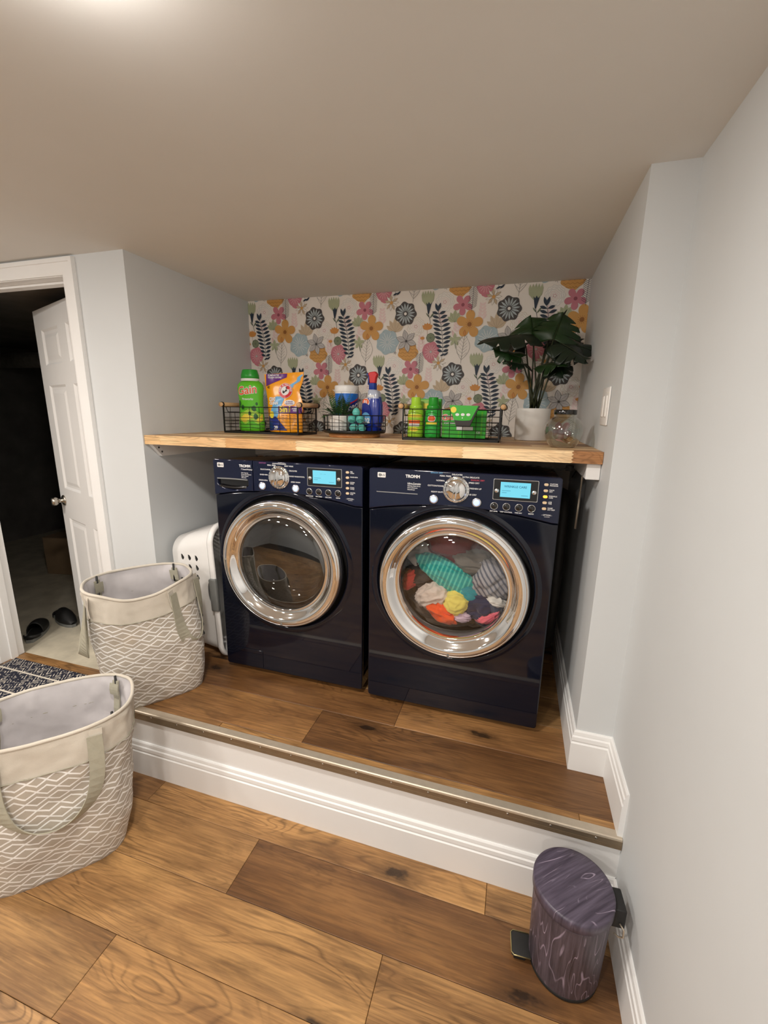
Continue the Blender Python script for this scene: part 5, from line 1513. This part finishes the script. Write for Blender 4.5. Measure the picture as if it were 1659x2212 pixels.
# ------------------------------------------------------------------ laundry hampers
def fabric(name, pattern):
    t = NT(name)
    uv = t.coord('UV'); co = t.coord('Object')
    base = lin(176, 166, 152); white = lin(236, 234, 230)
    if pattern:
        s = t.n('ShaderNodeSeparateXYZ'); t.l(uv, s.inputs[0])
        wob = t.math('MULTIPLY', t.math('SUBTRACT', t.noise(co, 9, 2), .5), .004)
        u = t.math('ADD', s.outputs[0], wob); v = t.math('ADD', s.outputs[1], wob)
        lam, A, g_, Q = .060, .0150, .0165, .0630
        tri = t.math('MULTIPLY', t.math('PINGPONG', t.math('ADD', u, 9.0), lam / 2), 2 * A / lam)
        w = t.math('ABSOLUTE', t.math('SUBTRACT', t.math('FLOORED_MODULO', v, Q), Q / 2))
        x = t.math('SUBTRACT', w, tri)
        m = t.math('MINIMUM', t.math('ABSOLUTE', x), t.math('ABSOLUTE', t.math('SUBTRACT', x, g_)))
        line = t.mapr(m, .0030, .0022)
        c = t.mix(line, base, white)
        dirt = t.mapr(t.noise(co, 6, 3, .6), .50, .8)
        c = t.mix(t.math('MULTIPLY', dirt, .35), c, lin(186, 160, 124))
    else:
        c = t.mix(t.mapr(t.noise(co, 10, 3), .3, .7), lin(196, 188, 174), lin(210, 202, 188))
    t.set(color=c, rough=.88, sheen=.2)
    wv = t.noise(t.mapping(co, (1, 1, 1)), 420, 2)
    t.bump(t.math('ADD', t.math('MULTIPLY', wv, .3), t.noise(co, 16, 3)), .35, .006)
    return t.mat
MAT['hamper_print'] = fabric('hamper_print', True)
MAT['hamper_plain'] = fabric('hamper_plain', False)
MAT['hamper_lining'] = simple('hamper_lining', lin(210, 206, 207), .8, var=.05, vscale=14, bump=.3, bscale=18)
MAT['strap'] = simple('strap_webbing', lin(170, 166, 148), .85, var=.06, vscale=60, bump=.3, bscale=500)
def hamper(label, loc, rz, ab0, ab1, Hh, lean=(0, 0), sag=None, seed=0, drop=.19, band=.105, ends=False, spread=.62, hoff=0.0):
    r = empty('laundry_hamper', loc, rz, label, 'laundry hamper', 'laundry hampers')
    NT_, NZ_ = 128, 40
    def pt(th, t, inset=0.0):
        a = ab0[0] + (ab1[0] - ab0[0]) * t - inset; b = ab0[1] + (ab1[1] - ab0[1]) * t - inset
        bl = math.sin(PI * min(1, t * 1.15)) * .012 * (1 if t < .87 else 0)
        a += bl; b += bl
        e = 2 / (4.2 - 1.6 * t)
        c, s = math.cos(th), math.sin(th)
        x = a * math.copysign(abs(c) ** e, c); y = b * math.copysign(abs(s) ** e, s)
        z = Hh * t
        if sag:
            dth = (th - sag[0] + PI) % (2 * PI) - PI
            z -= sag[1] * math.exp(-(dth / sag[2]) ** 2) * t ** 2
        k = min(1, t * 5) * (1 if t < .97 else .25)
        q = Vector((x * 9, y * 9, z * 6)) + Vector((seed * 7, 0, 0))
        wr = .010 * mnoise.noise(q) + .006 * mnoise.noise(q * 2.3) + .0035 * (1 - 2 * abs(mnoise.noise(q * 3.1)))
        nrm = Vector((c * b, s * a, 0)).normalized()
        p = Vector((x, y, z)) + nrm * (wr * k) + Vector((lean[0], lean[1], 0)) * t * t
        return p
    def shell(t0, t1, n, inset, name, mat, parent, uvs=True, bottom=False):
        vs = []; uv = []; us = [0.0]
        for i in range(1, NT_ + 1): us.append(us[-1] + (pt(2 * PI * i / NT_, .5) - pt(2 * PI * (i - 1) / NT_, .5)).length)
        for j in range(n + 1):
            t = t0 + (t1 - t0) * j / n
            for i in range(NT_):
                vs.append(pt(2 * PI * i / NT_, t, inset))
        me = bpy.data.meshes.new(name); fs = []
        for j in range(n):
            for i in range(NT_):
                i2 = (i + 1) % NT_
                fs.append((j * NT_ + i, j * NT_ + i2, (j + 1) * NT_ + i2, (j + 1) * NT_ + i))
        nq = len(fs)
        if bottom: fs.append(list(range(NT_))[::-1])
        me.from_pydata([tuple(v) for v in vs], [], fs)
        lay = me.uv_layers.new(name='UVMap')
        for pi_, p in enumerate(me.polygons):
            p.use_smooth = True
            if pi_ < nq:
                j, i = divmod(pi_, NT_)
                for li, (jj, ii) in zip(p.loop_indices, ((j, i), (j, i + 1), (j + 1, i + 1), (j + 1, i))):
                    lay.data[li].uv = (us[ii], Hh * (t0 + (t1 - t0) * jj / n))
        me.materials.append(mat)
        o = bpy.data.objects.new(name, me); COL.objects.link(o); o.parent = parent
        return o
    tb = 1 - band / Hh
    shell(0, tb, 34, 0, 'body', MAT['hamper_print'], r, bottom=True)
    shell(tb, 1, 12, -.0015, 'top_band', MAT['hamper_plain'], r)
    li = shell(.02, 1, 30, .005, 'lining', MAT['hamper_lining'], r, bottom=True)
    MB().tube([pt(2 * PI * i / 96, tb, .003) for i in range(96)], .0016, 5, closed=True).build('seam', MAT['strap'], li)
    MB().tube([pt(2 * PI * i / 96, 1, .001) for i in range(96)], .0058, 10, closed=True).build('rim', MAT['hamper_plain'], r)
    MB().tube([pt(2 * PI * i / 96, tb, -.0035) for i in range(96)], .0014, 5, closed=True).build('piping', MAT['strap'], r)
    # inner posts with tabs
    for th in (R_(42), R_(138), R_(222), R_(318)):
        pts = [pt(th, t, .011) for t in rngf(.05, .97, 12)]
        rod = MB().strip(pts, Vector((-math.sin(th), math.cos(th), 0)), .026, .006).build('support_sleeve', MAT['strap'], r)
        p = pt(th, .985, .013)
        MB().tube([p + Vector((0, 0, -.07)), p + Vector((0, 0, .012))], .0042, 8).build('rod_tip', MAT['black_matte'], rod)
        MB().strip([pt(th, t, .018) for t in rngf(.86, .95, 4)], Vector((-math.sin(th), math.cos(th), 0)), .040, .003).build('tab', MAT['strap'], rod)
    # hanging strap handles on the two long sides
    for sgn in (-1, 1):
        path = []; dirs = []
        thc = (PI if sgn < 0 else 0.0) if ends else (-PI / 2 if sgn < 0 else PI / 2)
        if sgn > 0: thc += hoff
        th1, th2 = thc - spread, thc + spread
        n = 30
        pA, pB = pt(th1, 1 - .03 / Hh, -.006), pt(th2, 1 - .03 / Hh, -.006)
        out = Vector((math.cos(thc), math.sin(thc), 0)) if ends else Vector((0, sgn, 0))
        for i in range(n + 1):
            s_ = i / n
            e = math.sin(PI * s_) ** .55
            p = pA.lerp(pB, .5 - .5 * math.cos(PI * s_))
            p = p + Vector((0, 0, -drop * e)) + out * (.006 + .030 * e)
            path.append(p)
        for i in range(n + 1):
            t = (path[min(i + 1, n)] - path[max(i - 1, 0)]).normalized()
            s_ = i / n
            flat = out.cross(t).normalized()
            tw = math.sin(PI * s_) * .9
            dirs.append(flat * math.cos(tw) + out * math.sin(tw))
        hd_ = MB().strip(path, dirs, .042, .003).build('strap_handle', MAT['strap'], r)
        for pp, th in ((pA, th1), (pB, th2)):
            MB().strip([pt(th, 1 - .012 / Hh, -.005), pt(th, 1 - .05 / Hh, -.005), pt(th, 1 - .085 / Hh, -.005)], Vector((math.cos(thc + PI / 2), math.sin(thc + PI / 2), 0)), .042, .003).build('strap_patch', MAT['hamper_plain'], hd_)
    return r
hamper('zigzag-printed fabric hamper standing on the lower floor before the step', (-.225, -.318, .0), R_(46), (.195, .155), (.232, .165), .500, (.0286, .0137), None, 1, .265, spread=.46)
hamper('zigzag-printed fabric hamper standing on the platform before the white basket', (-.250, .165, HP + .001), R_(52), (.178, .140), (.195, .146), .505, (-.022, -.008), (R_(265), .035, .5), 4, .245, ends=True, spread=.50, hoff=-.70)

# ------------------------------------------------------------------ white laundry basket standing on end
lbk = empty('laundry_basket', (-.215, .60, HP), 0, 'white plastic laundry basket standing on end between wall and washer', 'laundry basket')
# local: x = depth (opening towards +x), y = width, z = length
def bring(d, inset, n=10):
    """rounded rectangle ring at depth d (0 base .. 1 rim) in the y-z plane"""
    hy = .165 + .022 * d - inset; z0 = .040 - .034 * d + inset; z1 = .585 + .060 * d - inset
    rr = .075 - inset
    x = -.145 + .250 * d
    return [(x, a, b) for a, b in rrect(-hy, z0, hy, z1, rr, n)]
mb = MB(); ds = [0, .02, .25, .5, .75, 1.0]
outer = [bring(d, 0) for d in ds]; inner = [bring(max(d, .02), .0032) for d in ds]
n_ = len(outer[0])
def skin(rings, flip=False):
    o = len(mb.v); vs = [p for r in rings for p in r]
    fs = []
    for j in range(len(rings) - 1):
        for i in range(n_):
            i2 = (i + 1) % n_
            f = (j * n_ + i, j * n_ + i2, (j + 1) * n_ + i2, (j + 1) * n_ + i)
            fs.append(f[::-1] if flip else f)
    return vs, fs
vs1, fs1 = skin(outer); vs2, fs2 = skin(inner, True)
k1 = len(vs1)
vs = vs1 + vs2; fs = fs1 + [tuple(i + k1 for i in f) for f in fs2]
fs.append(tuple(range(n_))[::-1]); fs.append(tuple(k1 + i for i in range(n_)))
lastO, lastI = (len(ds) - 1) * n_, k1 + (len(ds) - 1) * n_
for i in range(n_): fs.append((lastO + i, lastO + (i + 1) % n_, lastI + (i + 1) % n_, lastI + i))
mb.add(vs, fs, 0, False)
shell_o = mb.build('basket_shell', MAT['white_plastic'], lbk)
cut = MB()
def pick(cx, cz, s, dz=1.0):
    return [(cx - .40 * s, cz + .95 * s * dz), (cx + .15 * s, cz + .8 * s), (cx + .62 * s, cz + .1 * s), (cx + .62 * s, cz - .25 * s), (cx + .1 * s, cz - .9 * s), (cx - .25 * s, cz - .75 * s), (cx - .5 * s, cz - .1 * s)]
Mc = Matrix(((1, 0, 0, 0), (0, 0, 1, 0), (0, 1, 0, 0), (0, 0, 0, 1)))
for row in range(9):
    for c in range(3):
        zz = .118 + row * .0475; xx = -.090 + c * .043 + (.012 * (row - 4) / 9)
        if 3 <= row <= 5 and c == 2: continue
        cut.prism(pick(xx, zz, .0165), -.30, .30, M=Mc)
cut.prism([(.068 + .016 * math.cos(a), .335 + .055 * math.sin(a)) for a in rngf(0, 2 * PI, 20)[:-1]], -.30, .30, M=Mc)
Mz = Matrix(((1, 0, 0, 0), (0, 1, 0, 0), (0, 0, 1, 0), (0, 0, 0, 1)))
for k in range(8):
    cut.prism(rrect(-.085, -.100 + k * .027, .055, -.090 + k * .027, .0045, 3), .50, .75, M=Mz)
cu = cut.build('cutter_tmp', MAT['white_plastic'])
cu.parent = lbk
bo = shell_o.modifiers.new('holes', 'BOOLEAN'); bo.operation = 'DIFFERENCE'; bo.object = cu; bo.solver = 'EXACT'
bpy.context.view_layer.update()
dg = bpy.context.evaluated_depsgraph_get()
nm = bpy.data.meshes.new_from_object(shell_o.evaluated_get(dg))
shell_o.modifiers.clear(); old = shell_o.data; shell_o.data = nm
bpy.data.objects.remove(cu)
for p in nm.polygons: p.use_smooth = True
nm.set_sharp_from_angle(angle=R_(32))
# rolled rim
rimp = [Vector(p) for p in bring(1.0, -.006)]
rim = MB()
vs = []
for p in rimp:
    c = Vector((p.x, 0, .325)); dv = Vector((0, p.y, p.z - .325)).normalized()
    for a, b in ((-.016, -.004), (-.020, .006), (-.012, .0125), (.006, .0125), (.012, .005), (.010, -.006), (.002, -.008)):
        vs.append(p + Vector((a, 0, 0)) + dv * b)
kk = 7; N_ = len(rimp); fs = []
for i in range(N_):
    i2 = (i + 1) % N_
    for j in range(kk):
        j2 = (j + 1) % kk
        fs.append((i * kk + j, i * kk + j2, i2 * kk + j2, i2 * kk + j))
rim.add(vs, fs, 0, True)
rim.build('rim', MAT['white_plastic'], lbk)
for sy in (-1, 1):
    MB().box((.083, sy * .199 - .0125, .255), (.122, sy * .199 + .0095, .415), bev=.006).build('grip', MAT['grey_plastic'], lbk)
lbk.rotation_euler = (0, R_(-2.2), 0)
lbk.location = (-.196, .605, HP + .004)

# ------------------------------------------------------------------ pedal bin
def bin_mat():
    t = NT('purple_woodgrain')
    co = t.coord('Object')
    p = t.mapping(co, (9, 9, 1.6))
    cont = t.noise(p, 2.2, 2, .5, .6)
    lines = t.mapr(t.math('PINGPONG', t.math('MULTIPLY', cont, 16.0), 1.0), .0, .16, 1, 0)
    msk = t.mapr(t.noise(t.mapping(co, (14, 14, 5)), 2, 2), .38, .55)
    st = t.noise(t.mapping(co, (60, 60, 3)), 2.0, 4, .6)
    c = t.mix(t.mapr(st, .32, .7), lin(54, 46, 53), lin(94, 83, 93))
    c = t.mix(t.math('MULTIPLY', lines, t.math('MULTIPLY', msk, .8)), c, lin(168, 152, 170))
    t.set(color=c, rough=.42)
    return t.mat
def bin_lid_mat():
    t = NT('purple_woodgrain_lid')
    co = t.coord('Object')
    rot = t.mapping(co, (1, 1, 1), (0, 0, 0), (0, 0, R_(-38)))
    cont = t.noise(t.mapping(rot, (1.6, 9, 1)), 2.2, 2, .5, .6)
    lines = t.mapr(t.math('PINGPONG', t.math('MULTIPLY', cont, 18.0), 1.0), .0, .16, 1, 0)
    msk = t.mapr(t.noise(t.mapping(rot, (5, 14, 5)), 2, 2), .45, .6)
    st = t.noise(t.mapping(rot, (3, 60, 3)), 2.0, 4, .6)
    c = t.mix(t.mapr(st, .32, .7), lin(54, 46, 60), lin(96, 87, 104))
    c = t.mix(t.math('MULTIPLY', lines, t.math('MULTIPLY', msk, .85)), c, lin(176, 162, 182))
    t.set(color=c, rough=.40)
    return t.mat
pb_ = empty('pedal_bin', (1.424, -.162, 0), R_(4), 'small round pedal bin with purple wood-grain sides and lid', 'bin')
MB().lathe([(.0001, .0005), (.086, .0005), (.089, .003), (.089, .012), (.086, .014)], 72).build('base_ring', MAT['black_matte'], pb_)
MB().lathe([(.0880, .012), (.0905, .020), (.0960, .240), (.0950, .246), (.085, .246)], 96).build('bin_body', bin_mat(), pb_)
MB().lathe([(.0935, .240), (.0935, .249), (.090, .250)], 72).build('inner_rim', MAT['black_matte'], pb_)
MB().lathe([(.0985, .2475), (.1000, .249), (.1003, .272), (.0985, .2765), (.094, .2785), (.06, .2800), (.0001, .2805)], 96).build('lid', bin_lid_mat(), pb_)
pd = MB().box((-.138, -.030, .018), (-.085, .030, .024), bev=.0025).build('pedal', MAT['black_matte'], pb_)
MB().tube([(-.088, -.0305, .0235), (-.132, -.0305, .0235), (-.1385, -.024, .0235), (-.1385, .024, .0235), (-.132, .0305, .0235), (-.088, .0305, .0235)], .0016, 6).build('pedal_edge', simple('brass_edge', lin(190, 178, 130), .3, .9, var=.03), pd)
MB().box((-.132, -.024, .0005), (-.100, .024, .017), bev=.002).build('pedal_foot', MAT['black_matte'], pd)
MB().box((.090, -.030, .205), (.124, .030, .262), bev=.004).build('hinge_cover', MAT['black_matte'], pb_)
MB().tube([(.110, -.030, .222), (.118, -.040, .216), (.118, -.042, .196), (.110, -.036, .186), (.100, -.030, .188)], .0022, 8).build('carry_loop', MAT['nosing'], pb_)

# ------------------------------------------------------------------ mat, shoes and the dim room beyond
def mat_mat():
    t = NT('navy_woven_rug')
    co = t.coord('Object')
    s = t.n('ShaderNodeSeparateXYZ'); t.l(co, s.inputs[0])
    row = t.math('FLOORED_MODULO', t.math('ADD', s.outputs[1], 5.0), .150)
    bandl = t.mapr(t.math('ABSOLUTE', t.math('SUBTRACT', row, .075)), .0060, .0046)
    f = t.math('FLOOR', t.math('DIVIDE', t.math('ADD', s.outputs[1], 5.0), .150))
    sgn = t.math('SUBTRACT', t.math('MULTIPLY', t.math('FLOORED_MODULO', f, 2.0), 2.0), 1.0)
    zig = t.math('PINGPONG', t.math('ADD', s.outputs[0], 5.0), .035)
    q = t.math('ADD', s.outputs[1], t.math('MULTIPLY', zig, t.math('MULTIPLY', sgn, 1.4)))
    ln = t.mapr(t.math('ABSOLUTE', t.math('SUBTRACT', t.math('FLOORED_MODULO', q, .024), .012)), .0048, .0034)
    brk = t.mapr(t.noise(t.mapping(co, (1, 1, 1)), 62, 2), .46, .52)
    m = t.math('MAXIMUM', t.math('MULTIPLY', ln, brk), bandl)
    t.set(color=t.mix(m, lin(26, 30, 50), lin(226, 218, 204)), rough=.95)
    t.bump(t.noise(co, 260, 2), .6, .003)
    return t.mat
mt = MB().box((-.44, -.27, .0008), (.44, .27, .009), bev=.003).build('door_mat', mat_mat(), None, (-1.15, .155, 0))
tag(mt, 'navy and cream patterned mat lying before the open door', 'mat')
def shoe(label, x, y, rz):
    r = empty('slip_on_shoe', (x, y, -.002), R_(rz), label, 'shoe', 'black slip-on shoes')
    def ol(t, k):   # outline half widths along the length
        return (.052 * math.sin(PI * min(1, t * .92 + .06)) ** .55 * (.86 + .22 * t)) * k
    def lay(name, z0, z1, k0, k1, mat, t0=0, t1=1):
        n = 18; vs = []
        for z, k in ((z0, k0), (z1, k1)):
            up = []; dn = []
            for i in range(n + 1):
                t = t0 + (t1 - t0) * i / n
                w = max(.002, ol(t, k)); xx = -.14 + .28 * t
                up.append((xx, w, z if not callable(z) else z(t))); dn.append((xx, -w, z if not callable(z) else z(t)))
            vs += up + dn[::-1]
        m = 2 * n + 2
        fs = [tuple(range(m))[::-1], tuple(range(m, 2 * m))] + [(i, (i + 1) % m, m + (i + 1) % m, m + i) for i in range(m)]
        return MB().add(vs, fs, 0, False).build(name, mat, r, auto=40)
    lay('sole', 0.0005, .022, 1.0, 1.04, MAT['grey_plastic'])
    up = MB(); n, k = 16, 10; vs = []
    for i in range(n + 1):
        t = .34 + .66 * i / n
        for j in range(k + 1):
            a = PI * j / k
            w = ol(t, 1.0)
            hgt = .062 * math.sin(PI * min(1, .5 + .5 * (1 - (1 - (t - .34) / .66)) ** 1.4)) + .012
            vs.append((-.14 + .28 * t, w * math.cos(a), .022 + hgt * math.sin(a) ** .8))
    fs = [(i * (k + 1) + j, i * (k + 1) + j + 1, (i + 1) * (k + 1) + j + 1, (i + 1) * (k + 1) + j) for i in range(n) for j in range(k)]
    u = up.add(vs, fs, 0, True).build('upper', MAT['black_matte'], r); u.modifiers.new('t', 'SOLIDIFY').thickness = .004
    hl = MB(); vs = []
    for i in range(15):
        a = PI * .5 + PI * i / 14
        for z in (.022, .050 - .012 * abs(i - 7) / 7):
            vs.append((-.085 + .052 * math.cos(a), .047 * math.sin(a), z))
    hl.add(vs, [(2 * i, 2 * i + 2, 2 * i + 3, 2 * i + 1) for i in range(14)], 0, True)
    h = hl.build('heel_cup', MAT['black_matte'], r); h.modifiers.new('t', 'SOLIDIFY').thickness = .005
    lay('insole', .0222, .0235, .84, .84, MAT['black_matte'])
shoe('black slip-on shoe on the concrete nearest the door frame', -1.790, .690, 128)
shoe('black and grey slip-on shoe on the concrete by the edge of the open door', -1.775, .870, -18)
cb_ = MAT['cardboard'] = simple('cardboard', lin(150, 126, 98), .85, var=.08)
box = empty('cardboard_box', (-2.62, 1.72, -.002), R_(12), 'closed cardboard box on the floor of the dark room', 'box')
MB().box((-.24, -.18, 0), (.24, .18, .34), bev=.003, seg=1).build('carton', cb_, box)
MB().box((-.24, -.025, .3398), (.24, .025, .3412)).build('tape', MAT['cream'], box)
for s in (-1, 1): MB().box((-.24, s * .092 - .088, .341), (.24, s * .092 + .088, .344)).build('flap', cb_, box)
duct = MB().tube([(-4.15, 2.2, 1.95), (-3.3, 2.1, 1.93), (-2.9, 2.0, 1.80), (-2.55, 1.95, 1.66), (-2.1, 1.95, 1.62), (-1.2, 1.95, 1.62)], .075, 20)
tag(duct.build('duct_pipe', simple('duct_wrap', lin(205, 202, 196), .6, .3, var=.15, vscale=20)), 'grey wrapped duct pipe bending through the dark room', 'pipe')
sh = empty('storage_rack', (-2.55, 2.72, -.002), 0, 'dark metal storage rack against the back of the dark room', 'rack')
for sx in (-.6, .6):
    for sy in (-.18, .18): MB().box((sx - .015, sy - .015, 0), (sx + .015, sy + .015, 1.5)).build('post', MAT['black_matte'], sh)
for z in (.1, .55, 1.0, 1.45): MB().box((-.6, -.18, z), (.6, .18, z + .02)).build('rack_shelf', MAT['util_wall'], sh)

# ------------------------------------------------------------------ behind and beside the dryer
dh = MB().tube([(1.405, 1.06, 1.02), (1.405, .98, 1.13), (1.404, .84, 1.145), (1.404, .80, 1.08), (1.404, .80, .70), (1.404, .86, .42), (1.404, 1.02, HP + .03)], .022, 16)
tag(dh.build('drain_hose', simple('hose_grey', lin(58, 56, 54), .55, var=.12, vscale=30)), 'dark grey drain hose bent down beside the dryer', 'hose')
pc = MB().tube([(1.30, .62, HP + H + .003), (1.36, .66, 1.27), (1.405, .72, 1.272), (1.44, .80, 1.262), (1.446, 1.0, 1.20)], .0035, 8)
pc.box((-.013, -.018, -.011), (.013, .018, .011), 0, M=T(1.402, .715, 1.272) @ RZ(-35), bev=.003)
tag(pc.build('power_cord', simple('cord_grey', lin(80, 78, 76), .5, var=.05)), 'grey power cord with a plug block beside the dryer top', 'cord')
rd = MB().tube([(1.432, .585, zb - .003), (1.430, .585, 1.19)], .0035, 8).tube([(1.430, .585, 1.20), (1.427, .583, 1.055)], .0042, 8)
tag(rd.build('hanging_rod', MAT['nosing']), 'thin pale rod hanging below the shelf in the gap by the dryer', 'rod')
